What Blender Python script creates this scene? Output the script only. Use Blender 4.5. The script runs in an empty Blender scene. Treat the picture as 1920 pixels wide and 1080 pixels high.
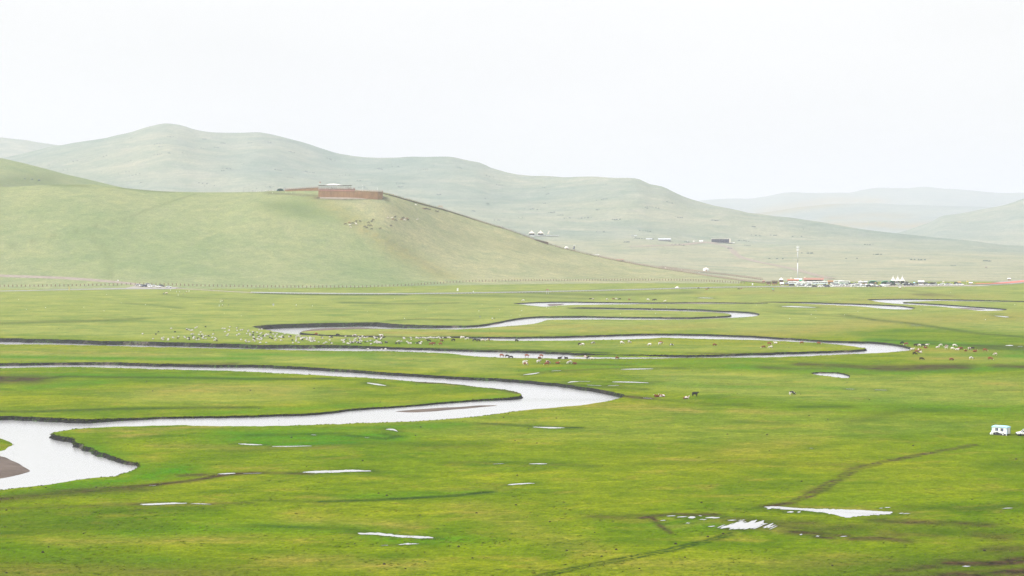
import bpy, bmesh, math, random, time
import numpy as np
from mathutils import Vector, Matrix, noise as mnoise
from mathutils.geometry import delaunay_2d_cdt
from mathutils.bvhtree import BVHTree

random.seed(7); np.random.seed(7)
SC = bpy.context.scene
COL = SC.collection

# ------------------------------------------------------------------ camera
CAMZ = 55.0
FPX = 1920 * 70.0 / 36.0            # focal length in photograph pixels
PITCH = math.atan(110.0 / FPX)      # the horizon lies 110 px above the picture centre
cam = bpy.data.cameras.new('camera')
cam.lens = 70; cam.sensor_width = 36; cam.clip_start = 0.5; cam.clip_end = 80000
camo = bpy.data.objects.new('camera', cam); COL.objects.link(camo)
camo.location = (0, 0, CAMZ)
camo.rotation_euler = (math.pi / 2 - PITCH, 0, 0)
SC.camera = camo

# ------------------------------------------------------------------ sky, sun, exposure
SUN_EL, SUN_AZ = math.radians(50), math.radians(-115)     # high, from the left and a little behind the camera
w = bpy.data.worlds.new('World'); SC.world = w; w.use_nodes = True
nt = w.node_tree; nt.nodes.clear()
out = nt.nodes.new('ShaderNodeOutputWorld'); bg = nt.nodes.new('ShaderNodeBackground')
sky = nt.nodes.new('ShaderNodeTexSky'); sky.sky_type = 'NISHITA'; sky.sun_disc = False
sky.sun_elevation = SUN_EL; sky.sun_rotation = SUN_AZ; sky.dust_density = 6; sky.air_density = 1.0
hs = nt.nodes.new('ShaderNodeHueSaturation'); hs.inputs['Saturation'].default_value = 0.25
tc = nt.nodes.new('ShaderNodeTexCoord'); mp = nt.nodes.new('ShaderNodeMapping')
mp.inputs['Scale'].default_value = (1, 1, 3)
nz = nt.nodes.new('ShaderNodeTexNoise'); nz.inputs['Scale'].default_value = 1.6; nz.inputs['Detail'].default_value = 4
cr = nt.nodes.new('ShaderNodeValToRGB')
cr.color_ramp.elements[0].position = 0.3; cr.color_ramp.elements[0].color = (5.35, 5.38, 5.46, 1)
cr.color_ramp.elements[1].position = 0.75; cr.color_ramp.elements[1].color = (6.55, 6.53, 6.52, 1)
mx = nt.nodes.new('ShaderNodeMix'); mx.data_type = 'RGBA'; mx.inputs[0].default_value = 0.88   # thick white cloud cover
L = nt.links.new
L(sky.outputs[0], hs.inputs['Color']); L(tc.outputs['Generated'], mp.inputs['Vector']); L(mp.outputs[0], nz.inputs['Vector'])
L(nz.outputs[0], cr.inputs[0]); L(hs.outputs[0], mx.inputs[6]); L(cr.outputs[0], mx.inputs[7])
L(mx.outputs[2], bg.inputs['Color']); bg.inputs['Strength'].default_value = 0.10
L(bg.outputs[0], out.inputs['Surface'])
sun = bpy.data.lights.new('sun', 'SUN'); sun.energy = 3.0; sun.angle = math.radians(6); sun.color = (1, 0.985, 0.965)
suno = bpy.data.objects.new('sun', sun); COL.objects.link(suno)
sd = Vector((math.sin(SUN_AZ) * math.cos(SUN_EL), math.cos(SUN_AZ) * math.cos(SUN_EL), math.sin(SUN_EL)))
suno.rotation_euler = sd.to_track_quat('Z', 'Y').to_euler(); suno.location = (-600, -200, 900)
SC.view_settings.view_transform = 'Standard'; SC.view_settings.look = 'None'
SC.view_settings.gamma = 1; SC.view_settings.use_curve_mapping = False
SC.view_settings.exposure = 0.82
SC.cycles.max_bounces = 6; SC.cycles.diffuse_bounces = 2; SC.cycles.glossy_bounces = 3
SC.cycles.volume_bounces = 1; SC.cycles.use_denoising = True; SC.cycles.denoising_prefilter = 'FAST'; SC.cycles.use_adaptive_sampling = False
HAZE_DENSITY = 0.0001; HAZE_ANISO = 0.1

# ------------------------------------------------------------------ photograph pixel <-> place
CP, SP = math.cos(PITCH), math.sin(PITCH)
def ray(x, y):
    u = (x - 960.0) / FPX; v = (540.0 - y) / FPX
    return Vector((u, CP + v * SP, v * CP - SP))
def gp(x, y, z=0.0):
    d = ray(x, y); t = (z - CAMZ) / d.z
    return Vector((d.x * t, d.y * t, z))
def row_z(row, Y):                    # height of the line of sight of a row at depth Y
    v = (540.0 - row) / FPX
    return CAMZ + (v * CP - SP) / (CP + v * SP) * Y
def col_x(a, Y, z=0.0):               # sideways place of a column at depth Y
    return (a - 960.0) / FPX * (Y * CP - (z - CAMZ) * SP)
def to_px(X, Y, Z):
    dz = Z - CAMZ
    dep = Y * CP - dz * SP; up = Y * SP + dz * CP
    return 960 + FPX * X / dep, 540 - FPX * up / dep

# ------------------------------------------------------------------ small helpers
def link_mesh(name, verts, faces, mats=None, parent=None, smooth=False, midx=None):
    me = bpy.data.meshes.new(name); me.from_pydata([tuple(v) for v in verts], [], [tuple(f) for f in faces])
    for m in (mats if isinstance(mats, (list, tuple)) else [mats]):
        if m: me.materials.append(m)
    if midx is not None: me.polygons.foreach_set('material_index', midx)
    if smooth: me.polygons.foreach_set('use_smooth', [True] * len(me.polygons))
    me.update()
    o = bpy.data.objects.new(name, me); COL.objects.link(o)
    if parent: o.parent = parent
    return o
def tag(o, label=None, cat=None, group=None, kind=None):
    if label: o['label'] = label
    if cat: o['category'] = cat
    if group: o['group'] = group
    if kind: o['kind'] = kind
    return o

class NT:
    def __init__(s, name):
        s.m = bpy.data.materials.new(name); s.m.use_nodes = True; s.t = s.m.node_tree
        s.b = s.t.nodes['Principled BSDF']; s.o = s.t.nodes['Material Output']
        s.geo = None
    def n(s, typ, **kw):
        nd = s.t.nodes.new(typ)
        for k, v in kw.items(): setattr(nd, k, v)
        return nd
    def l(s, a, b): s.t.links.new(a, b)
    def pos(s, sc=(1, 1, 1)):
        if s.geo is None: s.geo = s.n('ShaderNodeNewGeometry')
        m = s.n('ShaderNodeMapping'); m.inputs['Scale'].default_value = sc
        s.l(s.geo.outputs['Position'], m.inputs[0]); return m.outputs[0]
    def obj(s):
        return s.n('ShaderNodeTexCoord').outputs['Object']
    def noise(s, vec, scale, detail=3, rough=0.55, dist=0.0):
        nd = s.n('ShaderNodeTexNoise'); s.l(vec, nd.inputs['Vector'])
        nd.inputs['Scale'].default_value = scale; nd.inputs['Detail'].default_value = detail
        nd.inputs['Roughness'].default_value = rough; nd.inputs['Distortion'].default_value = dist
        return nd.outputs[0]
    def ramp(s, fac, p0, p1, c0=(0, 0, 0), c1=(1, 1, 1)):
        nd = s.n('ShaderNodeValToRGB'); e = nd.color_ramp.elements
        e[0].position = p0; e[0].color = (*c0, 1); e[1].position = p1; e[1].color = (*c1, 1)
        s.l(fac, nd.inputs[0]); return nd.outputs[0]
    def mix(s, fac, a, b, bt='MIX'):
        nd = s.n('ShaderNodeMix', data_type='RGBA', blend_type=bt)
        for i, v in ((0, fac), (6, a), (7, b)):
            if isinstance(v, (int, float)): nd.inputs[i].default_value = v
            elif isinstance(v, tuple): nd.inputs[i].default_value = (*v, 1)
            else: s.l(v, nd.inputs[i])
        return nd.outputs[2]
    def math(s, op, a, b=None):
        nd = s.n('ShaderNodeMath', operation=op)
        for i, v in ((0, a), (1, b)):
            if v is None: continue
            if isinstance(v, (int, float)): nd.inputs[i].default_value = v
            else: s.l(v, nd.inputs[i])
        return nd.outputs[0]
    def bump(s, h, dist, strength=1.0):
        nd = s.n('ShaderNodeBump'); nd.inputs['Distance'].default_value = dist; nd.inputs['Strength'].default_value = strength
        s.l(h, nd.inputs['Height']); s.l(nd.outputs[0], s.b.inputs['Normal'])
    def done(s, col=None, rough=0.9, spec=0.2):
        if col is not None:
            if isinstance(col, tuple): s.b.inputs['Base Color'].default_value = (*col, 1)
            else: s.l(col, s.b.inputs['Base Color'])
        s.b.inputs['Roughness'].default_value = rough; s.b.inputs['Specular IOR Level'].default_value = spec
        return s.m

# ------------------------------------------------------------------ surface materials
def grass_material(name, c_green, c_yellow, c_dry, painted=True, far=False, c_grazed=(0.27, 0.30, 0.085), kc=0.8, kf=0.8):
    m = NT(name); p = m.pos(); k = 1.0 if not far else 0.27
    big = m.noise(p, 0.006 * k, 4, 0.6)
    mid = m.noise(m.pos((0.8, 1, 1)), 0.035 * k, 6, 0.66, 0.8)
    patch = m.noise(m.pos((0.7, 1, 1)), 0.16 * k, 5, 0.68, 0.5)
    fine = m.noise(p, 0.55 * k, 4, 0.7)
    tuft = m.noise(p, 1.5 * k, 3, 0.7)
    col = m.mix(m.ramp(big, 0.36, 0.64), c_green, c_yellow)
    if painted:
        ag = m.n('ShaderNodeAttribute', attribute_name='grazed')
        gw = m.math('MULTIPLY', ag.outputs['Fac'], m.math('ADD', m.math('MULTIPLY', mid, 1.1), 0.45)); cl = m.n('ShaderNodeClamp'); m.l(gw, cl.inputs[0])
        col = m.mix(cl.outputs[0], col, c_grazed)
    flat = col
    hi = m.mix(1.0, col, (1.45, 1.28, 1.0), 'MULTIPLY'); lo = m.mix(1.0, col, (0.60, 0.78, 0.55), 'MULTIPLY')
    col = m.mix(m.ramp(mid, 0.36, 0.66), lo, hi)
    dry = m.math('MULTIPLY', m.ramp(m.noise(m.pos((0.8, 1.0, 1)), 0.075 * k, 6, 0.7, 0.4), 0.53, 0.70), 0.62)
    col = m.mix(dry, col, c_dry)
    col = m.mix(kc, flat, col)
    if painted:
        at = m.n('ShaderNodeVertexColor', layer_name='zones'); sp = m.n('ShaderNodeSeparateColor'); m.l(at.outputs[0], sp.inputs[0])
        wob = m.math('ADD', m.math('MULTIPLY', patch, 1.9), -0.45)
        def zone(src, c, kk=1.0):
            nonlocal col
            nd = m.n('ShaderNodeClamp'); m.l(m.math('MULTIPLY', m.math('MULTIPLY', src, wob), 2.2 * kk), nd.inputs[0])
            col = m.mix(nd.outputs[0], col, c)
        zone(sp.outputs[2], (0.27, 0.205, 0.065), 0.75)
        zone(sp.outputs[0], (0.058, 0.170, 0.006))
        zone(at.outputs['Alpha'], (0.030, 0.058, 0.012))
        mudc = m.mix(m.ramp(m.noise(p, 0.35, 4, 0.7), 0.35, 0.65), (0.024, 0.021, 0.018), (0.085, 0.056, 0.038))
        zone(sp.outputs[1], mudc)
    # tussocks: light tips and dark gaps
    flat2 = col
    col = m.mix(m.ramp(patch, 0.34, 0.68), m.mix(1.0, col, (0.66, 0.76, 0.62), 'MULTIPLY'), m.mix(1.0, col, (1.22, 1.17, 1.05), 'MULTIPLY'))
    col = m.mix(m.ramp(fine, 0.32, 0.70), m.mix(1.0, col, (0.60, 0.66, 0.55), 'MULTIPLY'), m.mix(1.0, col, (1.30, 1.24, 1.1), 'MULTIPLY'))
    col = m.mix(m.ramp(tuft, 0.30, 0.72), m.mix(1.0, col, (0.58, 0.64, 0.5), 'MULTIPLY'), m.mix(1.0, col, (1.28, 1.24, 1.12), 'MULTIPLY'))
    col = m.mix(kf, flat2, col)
    m.bump(m.math('ADD', m.math('MULTIPLY', fine, 0.6), m.math('MULTIPLY', tuft, 0.35)), 0.5 if not far else 1.4, 0.7)
    return m.done(col, 1.0, 0.0)
M = {}
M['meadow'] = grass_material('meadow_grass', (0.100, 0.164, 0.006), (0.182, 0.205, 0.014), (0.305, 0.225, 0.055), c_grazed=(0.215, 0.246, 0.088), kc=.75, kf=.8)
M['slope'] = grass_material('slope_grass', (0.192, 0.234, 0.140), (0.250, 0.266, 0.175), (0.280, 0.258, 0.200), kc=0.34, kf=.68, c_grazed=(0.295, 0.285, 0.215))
M['mountain'] = grass_material('mountain_grass', (0.190, 0.232, 0.275), (0.285, 0.292, 0.315), (0.315, 0.285, 0.31), far=True, kc=0.5, kf=.65, c_grazed=(0.300, 0.292, 0.285))  # blue of the haze is partly put into these grass colours
M['far'] = grass_material('far_grass', (0.19, 0.23, 0.31), (0.25, 0.28, 0.34), (0.36, 0.35, 0.31), painted=True, far=True, kc=.5)  # pale and bluish: distance haze put into the base colour
M['tussock'] = grass_material('tussock_grass', (0.105, 0.165, 0.009), (0.195, 0.212, 0.020), (0.300, 0.225, 0.055), kc=.6, kf=.5)
def see_through(mat, f):              # thin blades let light through
    t = mat.node_tree; pb = t.nodes['Principled BSDF']; tr = t.nodes.new('ShaderNodeBsdfTranslucent'); mxs = t.nodes.new('ShaderNodeMixShader'); mxs.inputs[0].default_value = f
    t.links.new(pb.inputs['Base Color'].links[0].from_socket, tr.inputs['Color']); t.links.new(pb.outputs[0], mxs.inputs[1]); t.links.new(tr.outputs[0], mxs.inputs[2]); t.links.new(mxs.outputs[0], t.nodes['Material Output'].inputs['Surface'])
see_through(M['tussock'], 0.5)

def m_water():
    m = NT('river_water')
    r = m.noise(m.pos((1.0, 2.2, 1)), 0.8, 3, 0.6)
    r2 = m.noise(m.pos((0.5, 1.2, 1)), 0.12, 2, 0.5)
    m.bump(m.math('ADD', r, m.math('MULTIPLY', r2, 2)), 0.012, 0.6)
    m.b.inputs['IOR'].default_value = 1.45; m.b.inputs['Metallic'].default_value = 0.4
    return m.done((0.50, 0.50, 0.505), 0.2, 0.65)
M['water'] = m_water()
def m_bank():
    m = NT('bank_earth'); p = m.pos()
    n1 = m.noise(m.pos((1, 1, 2.5)), 0.5, 5, 0.7); n2 = m.noise(p, 0.07, 3, 0.6); n3 = m.noise(p, 0.9, 4, 0.75)
    col = m.mix(m.ramp(n1, 0.35, 0.7), (0.007, 0.007, 0.008), (0.026, 0.024, 0.023))
    col = m.mix(m.ramp(n2, 0.58, 0.7), col, m.mix(m.ramp(n3, 0.4, 0.6), (0.03, 0.028, 0.025), (0.19, 0.15, 0.12)))
    g = m.math('MULTIPLY', m.ramp(n3, 0.52, 0.62), m.ramp(m.noise(p, 0.045, 3, 0.6), 0.44, 0.58))
    col = m.mix(g, col, (0.05, 0.10, 0.02))
    m.bump(n3, 0.5, 0.8)
    return m.done(col, 0.95, 0.1)
M['bank'] = m_bank()
def m_sand():
    m = NT('wet_sand'); p = m.pos()
    col = m.mix(m.ramp(m.noise(p, 0.12, 5, 0.7), 0.3, 0.7), (0.055, 0.036, 0.028), (0.15, 0.11, 0.088))
    m.bump(m.noise(p, 1.2, 3, 0.6), 0.15, 0.5)
    return m.done(col, 0.7, 0.3)
M['sand'] = m_sand()
def m_track(name, a, b):
    m = NT(name); p = m.pos()
    col = m.mix(m.ramp(m.noise(p, 0.25, 4, 0.7), 0.3, 0.7), a, b)
    return m.done(col, 0.95, 0.1)
M['dirt'] = m_track('dirt_track', (0.20, 0.165, 0.13), (0.33, 0.28, 0.23))
M['road'] = m_track('pale_road', (0.22, 0.215, 0.205), (0.33, 0.32, 0.305))
M['gravel'] = m_track('gravel_yard', (0.24, 0.22, 0.18), (0.36, 0.33, 0.28))
M['red_road'] = m_track('red_paving', (0.48, 0.13, 0.09), (0.58, 0.19, 0.14))

# ------------------------------------------------------------------ channels of the river, outlines as seen at the top of the banks
CH = {}
CH['near'] = [(-200,683),(-80,682),(0,681),(100,679.5),(200,679.5),(300,682),(430,684),(480,684),(560,687),(640,692),(760,700),(880,707),(960,711),
 (1050,719),(1110,728),(1150,735),(1172,741),(1165,746),(1150,750),(1130,754),(1080,761),(1000,768),(960,772),(900,780),(820,787),(760,790),(680,793.5),
 (560,797.5),(440,799),(320,797.5),(240,800),(150,804),(118,808),(99,812),(118,818),(135,822),(143,829),(165,836),(185,846),(205,853),(225,862),(245,866),(262,868),
 (264,873),(252,881),(226,889),(221,892),(170,896),(80,910),(0,919.5),(-200,946),
 (-200,776),(-80,779),(0,780),(60,781.5),(120,784.5),(160,787),(200,785),(300,781.5),(400,780),(480,779),(520,777.5),(580,775),(620,771.5),(660,766.5),(700,763.5),
 (760,759.5),(800,756.5),(850,752),(900,748.5),(950,745.5),(972,743),(976,739.5),(968,735),(950,731),(910,727),(880,723.5),(830,718),(760,713.5),(680,708),(600,704),
 (520,700),(440,695.5),(300,692),(160,688.5),(60,689),(0,691),(-200,694)]
CH['middle'] = [(-200,630),(0,634),(100,636),(200,639.5),(250,640),(400,643.5),(480,646),(570,647),(640,647.5),(700,650),(780,652.5),(860,655),(960,657.5),(1040,660),(1100,663),(1200,665),
 (1300,665.5),(1440,661.5),(1550,658),(1600,656),(1624,653.5),(1612,651),(1590,648),(1550,644),(1500,641.5),(1440,639),(1400,637.5),(1300,635),(1240,633.5),(1212,635.5),
 (1140,637),(1060,638.5),(1000,639),(940,638.5),(905,637),(880,634.5),(840,632.8),(800,632),(840,631),(900,631),(960,631.5),(1040,630.5),(1100,629),(1170,626.5),(1240,625.5),(1300,626),
 (1400,629.5),(1450,632),(1530,637),(1600,640),(1650,641.5),(1680,645),(1700,649),(1710,653),(1704,657),(1650,661.5),(1600,664),(1500,668),(1400,670),(1300,671.5),
 (1180,672.5),(1000,672),(960,671),(900,669),(870,666),(830,662.5),(780,660),(680,658),(560,657),(480,655),(400,653),(300,651),(200,648),(100,646),(0,645),(-200,641)]
CH['upper'] = [(475,612),(490,610),(520,608),(580,606),(640,605),(700,604),(713,604.5),(730,606.5),(760,608),(800,609.5),(860,610.5),(900,609),(930,604),(950,600),(975,596),(1000,593.5),(1040,592.8),
 (1100,592.6),(1200,594),(1290,594.8),(1330,593.5),(1362,592),(1372,589.5),(1350,586.5),(1300,584),(1240,582.5),(1180,581),(1110,579.3),(1060,577.5),(1095,576.2),(1180,577.3),
 (1290,579.3),(1340,581.5),(1395,584.3),(1418,586.5),(1425,589.5),(1418,592.5),(1400,594.3),(1360,596.3),(1300,598.6),(1240,599.3),(1100,599.2),(1026,600),(1017,603),(1000,607),
 (960,611),(900,615),(850,617.3),(800,617),(700,616.8),(640,618),(580,620.5),(563,622.8),(578,625.4),(610,627.8),(680,629.6),(725,631),(722,632.5),(660,631.5),(600,630),(560,627.5),
 (520,623),(497,618),(482,614.5)]
CH['far'] = [(963,569),(985,567.2),(1010,566),(1060,565.4),(1130,566.2),(1240,567),(1320,566.4),(1440,567.8),(1440,568.9),(1300,569.6),(1200,570.2),(1100,571.3),(1050,572.8),(1022,575),(1003,573.6),(983,571.5)]
CH['right'] = [(1420,566),(1490,566),(1590,568.8),(1640,570.5),(1690,573.2),(1716,577),(1708,580),(1660,579),(1620,575),(1560,571.8),(1490,568.6)]
CH['right_far'] = [(1626,561.3),(1660,560.2),(1720,560.1),(1800,561.3),(1920,564.3),(2060,567),(2060,568.8),(1920,566.3),(1770,563.9),(1722,564.9),(1694,566.4),(1715,567.5),(1750,569.4),(1800,572.8),
 (1860,576.8),(1889,579.4),(1886,581.2),(1865,582.7),(1840,582.7),(1800,578.7),(1760,574.2),(1690,570.2),(1658,567.2),(1634,563.8)]
CH['pond'] = [(1520,699.5),(1535,698),(1562,698),(1582,700),(1594,704),(1592,708.5),(1570,707.5),(1545,704.5),(1528,702)]
def sm(x, a, b): t = min(1, max(0, (x - a) / (b - a))); return t * t * (3 - 2 * t)
def water_z(key, a, row):
    if key == 'near':
        return -(1.15 * (1 - sm(row, 738, 752)) + sm(row, 738, 752) * (0.6 + 0.6 * (1 - sm(a, 120, 300))))
    if key == 'middle': return -(1.9 - 0.95 * sm(a, 480, 760))
    if key == 'upper': return -(2.5 - 1.45 * sm(a, 700, 900))
    if key == 'pond': return -0.45
    return -0.85

def dense(poly, step):
    P = np.array(poly, float); n = len(P); res = []
    for i in range(n):
        p0, p1, p2, p3 = P[i - 1], P[i], P[(i + 1) % n], P[(i + 2) % n]
        d = np.linalg.norm((p2 - p1) * np.array([1, 3.0])); k = max(1, int(d / step))
        for j in range(k):
            t = j / k
            # centripetal-ish: damp the tangents so that tight tips do not overshoot
            m1 = (p2 - p0) * 0.5; m2 = (p3 - p1) * 0.5; dl = np.linalg.norm(p2 - p1)
            for mm in (m1, m2):
                ln = np.linalg.norm(mm)
                if ln > dl: mm *= dl / ln
            h = (2*t**3-3*t**2+1)*p1 + (t**3-2*t**2+t)*m1 + (-2*t**3+3*t**2)*p2 + (t**3-t**2)*m2
            res.append(h)
    return np.array(res)

# ------------------------------------------------------------------ the ground: one sheet round the camera out to the horizon, cut by the channels
def gh(X, Y):
    r = math.hypot(X, Y)
    h = 53.0 * max(0.0, 1 - r / 250.0) ** 2
    if r < 5000:
        h += 0.16 * mnoise.noise(Vector((X * 0.02, Y * 0.02, 0))) + 0.05 * mnoise.noise(Vector((X * 0.11, Y * 0.11, 3)))
    return h
def ZONE_SPECS():
    # channel, polyline in photo pixels, half width in rows, strength
    LU, MU, DR, SE = 0, 1, 2, 3
    S = []
    a = S.append
    a((LU, [(440,818),(560,815),(640,822),(720,818)], 11, .75)); a((LU, [(480,829),(560,832),(650,828)], 5, .9)); a((LU, [(600,806),(700,803),(860,797)], 5, .5))
    a((LU, [(150,842),(220,872),(280,888),(340,880)], 9, .75)); a((LU, [(120,912),(220,903),(300,893)], 7, .7)); a((LU, [(0,928),(100,920),(200,908)], 6, .4))
    a((LU, [(-100,668),(100,670),(300,673),(480,672)], 3, .7)); a((LU, [(430,664),(560,665),(700,667)], 3, .6)); a((LU, [(0,708),(80,704),(160,703),(320,706),(480,711)], 4, .5))
    a((LU, [(60,727),(120,722),(200,716)], 4, .5)); a((LU, [(1380,687),(1460,692),(1540,695),(1640,698)], 6, .6)); a((LU, [(1560,688),(1700,700),(1800,692),(1920,690)], 4, .6))
    a((LU, [(1640,639),(1740,643),(1850,650),(1940,658)], 5, .75)); a((LU, [(1850,664),(1940,668)], 5, .6)); a((LU, [(430,790),(560,803)], 6, .4))
    a((LU, [(1080,682),(1180,683),(1300,680),(1420,676)], 5, .4)); a((LU, [(980,695),(1060,690),(1200,686)], 3, .5)); a((LU, [(380,775),(520,770),(700,758)], 5, .45))
    a((LU, [(700,1006),(760,1016),(860,1012)], 8, .5)); a((LU, [(640,935),(900,922)], 6, .4)); a((LU, [(1250,985),(1300,982),(1400,990)], 7, .4))
    a((LU, [(250,1000),(420,988),(640,990)], 10, .35)); a((LU, [(860,620),(1000,622)], 2, .5)); a((LU, [(1250,720),(1400,724),(1580,728)], 4, .35))
    a((LU, [(1500,770),(1700,760),(1900,770)], 12, .3)); a((LU, [(700,770),(860,752),(960,742)], 5, .4))
    # bare, wet and trampled ground; also a dark lower right corner
    a((MU, [(-100,712),(0,711),(52,711)], 7, .85)); a((MU, [(1430,688),(1450,690),(1470,691)], 3, .5)); a((MU, [(1500,683),(1580,686),(1640,690)], 3, .7)); a((MU, [(1650,690),(1700,690),(1760,688),(1800,687)], 5, .85))
    a((MU, [(1870,686),(1930,688)], 3, .7)); a((MU, [(1840,652),(1900,652),(1960,655)], 5, .5)); a((MU, [(1180,744),(1215,747)], 2, .8)); a((MU, [(1130,738),(1180,745)], 1.5, .8))
    a((MU, [(-50,940),(60,930),(160,921),(260,915)], 6, .62)); a((MU, [(160,921),(280,910),(370,900),(430,889),(500,886)], 2.2, .9)); a((MU, [(340,892),(380,890)], 2.5, .7)); a((MU, [(-50,955),(120,950),(300,944)], 3, .35))
    a((MU, [(400,944),(470,943)], 2, .4)); a((MU, [(580,888),(460,886),(430,890)], 2.5, .5)); a((MU, [(1120,968),(1160,970),(1210,968)], 5, .45))
    a((MU, [(1205,972),(1222,968),(1260,965),(1340,966)], 2.3, .95)); a((MU, [(1222,972),(1240,988),(1258,1000)], 1.2, .8)); a((MU, [(1380,975),(1430,982),(1520,980)], 5, .45)); a((MU, [(1420,985),(1500,990)], 3, .6))
    a((MU, [(1640,976),(1720,980),(1800,981),(1850,984)], 4, .7)); a((MU, [(1490,999),(1530,1000),(1580,1004)], 3.5, .8)); a((MU, [(1530,1007),(1560,1009)], 2, .8)); a((MU, [(1600,1010),(1660,1010),(1700,1014)], 4, .6))
    a((MU, [(1660,1003),(1760,1004)], 3, .35)); a((MU, [(1840,1003),(1880,1010)], 5, .5)); a((MU, [(1790,1056),(1850,1058),(1930,1048)], 6, .9)); a((MU, [(1770,1049),(1830,1050)], 3, .5)); a((MU, [(1690,1068),(1750,1062)], 5, .6))
    a((MU, [(1780,1078),(1860,1074),(1960,1070)], 8, .9)); a((MU, [(1870,1030),(1940,1028)], 7, .5)); a((MU, [(1660,1082),(1760,1080)], 5, .6)); a((MU, [(1480,692),(1560,690)], 2, .4)); a((MU, [(1540,994),(1600,986)], 6, .3))  # strokes along the bottom right corner only darken the ground
    a((MU, [(1440,950),(1462,946),(1480,943)], 2.5, .9)); a((MU, [(1525,922),(1545,917)], 3, .7)); a((MU, [(1595,880),(1620,872)], 2, .55)); a((MU, [(780,716),(860,720),(930,728),(972,737)], 1.3, .8))
    a((MU, [(1290,662),(1380,663),(1480,661)], 1.2, .6)); a((MU, [(1040,677),(1060,678)], 2, .2)); a((MU, [(250,684),(400,683),(440,682)], 2, .5)); a((MU, [(600,648),(660,650),(700,651)], 1.6, .6))
    a((MU, [(880,630),(800,631)], 1.2, .5)); a((MU, [(690,629),(760,632),(880,633)], 1, .6)); a((MU, [(1720,552),(1740,553),(1750,554)], 1.5, .7)); a((MU, [(1700,544),(1730,548),(1790,556)], 1, .4))
    # damp sedge lines: old meander scars and ditch edges; also a dark strip by the caravan
    a((SE, [(600,941),(680,939),(760,936),(850,930),(920,922)], 2, .9)); a((SE, [(480,938),(600,941)], 2, .4)); a((SE, [(60,712),(120,706),(180,707),(330,708),(480,711),(620,710)], 1.6, .7)); a((SE, [(-60,771),(60,772),(200,768),(320,765),(480,764)], 1.8, .75))
    a((SE, [(900,794),(1000,799),(1090,802)], 1.5, .8)); a((SE, [(720,813),(750,818),(720,822),(640,815)], 2, .6)); a((SE, [(460,816),(560,814),(640,812)], 2, .5)); a((SE, [(1580,590),(1640,600),(1700,605),(1760,614),(1830,625),(1930,633)], 1.6, .6))
    a((SE, [(1440,584),(1560,592),(1620,598)], 1.2, .35)); a((SE, [(480,549.5),(560,552),(640,553),(760,553)], 1.3, .75)); a((SE, [(300,552),(360,558),(480,562)], 1, .4)); a((SE, [(640,567),(760,570),(860,568)], 1.2, .6)); a((SE, [(0,606),(60,604),(160,602),(260,598)], 2.5, .45))
    a((SE, [(230,568),(280,571),(340,578)], 1, .5)); a((SE, [(730,601),(790,598),(880,600)], 1, .6)); a((SE, [(960,548),(1100,553),(1200,552),(1300,548)], 2.4, .5)); a((SE, [(800,553),(960,555),(1100,560)], 2, .4))
    a((SE, [(700,656),(790,653),(900,655),(1000,657)], 1.6, .75)); a((SE, [(800,655.5),(900,657)], 1, .7)); a((SE, [(990,657),(1060,659),(1140,662)], 1.1, .9)); a((SE, [(1060,667),(1120,668.5),(1170,669)], .8, .9)); a((SE, [(1010,681),(1100,683),(1180,685)], 1.6, .5))
    a((SE, [(1720,644),(1800,647),(1920,650)], 1.5, .6)); a((SE, [(1650,638),(1760,641)], 1.2, .6)); a((SE, [(1000,721),(1060,716),(1120,715),(1240,716)], 1.6, .4)); a((SE, [(1010,700),(1080,694),(1180,690),(1280,690)], 1.4, .5)); a((SE, [(1060,720),(1120,725),(1210,730)], 2, .5))
    a((SE, [(1600,790),(1700,768),(1800,771)], 5, .35)); a((SE, [(1380,790),(1480,795)], 3, .3)); a((SE, [(0,1000),(120,992),(300,985)], 6, .35)); a((SE, [(480,985),(560,989),(650,992),(720,1003)], 3, .5)); a((SE, [(840,867),(1000,868),(1120,874)], 3, .35))
    a((SE, [(1190,745),(1300,755),(1420,762)], 1.5, .35)); a((SE, [(430,846),(700,830),(900,838)], 5, .3)); a((SE, [(1700,950),(1820,955),(1930,945)], 5, .45)); a((SE, [(1880,870),(1940,875)], 8, .3)); a((SE, [(1860,813),(1930,815)], 2.2, .45))  # last stroke: darker strip of ground beneath and right of the caravan
    a((SE, [(0,968),(200,958),(400,952)], 6, .3)); a((SE, [(600,700),(700,703),(800,710),(860,715)], 1, .5)); a((SE, [(1180,870),(1400,866),(1600,872)], 4, .25)); a((SE, [(1560,700),(1640,703)], 1.5, .4))
    a((SE, [(1500,762),(1590,762)], 2.5, .5)); a((SE, [(1330,760),(1400,757)], 2, .4)); a((SE, [(1830,735),(1880,732),(1940,733)], 1.6, .4))
    # sun-bleached grass
    a((DR, [(720,624),(860,625),(1000,624)], 3, .7)); a((DR, [(880,769),(1000,765),(1080,759),(1200,762),(1300,770)], 5, .6)); a((DR, [(1400,628),(1500,622),(1640,604),(1800,598),(1940,592)], 9, .5)); a((DR, [(1700,656),(1800,658),(1900,664),(1960,668)], 2, .6))
    a((DR, [(1720,672),(1840,672),(1880,664)], 2.5, .6)); a((DR, [(0,660),(100,661),(300,664)], 2, .5)); a((DR, [(160,808),(280,805),(400,800)], 3, .6)); a((DR, [(220,818),(290,814)], 3, .6)); a((DR, [(300,835),(420,838)], 5, .4)); a((DR, [(440,840),(640,838)], 4, .4))
    a((DR, [(1380,770),(1480,775),(1540,772)], 4, .6)); a((DR, [(1330,720),(1420,722),(1520,725)], 2, .6)); a((DR, [(1850,720),(1900,722)], 2, .6)); a((DR, [(0,1075),(150,1070),(400,1075)], 8, .5)); a((DR, [(100,1015),(300,1012),(460,1010)], 8, .5)); a((DR, [(560,975),(760,985)], 8, .45))
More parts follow.
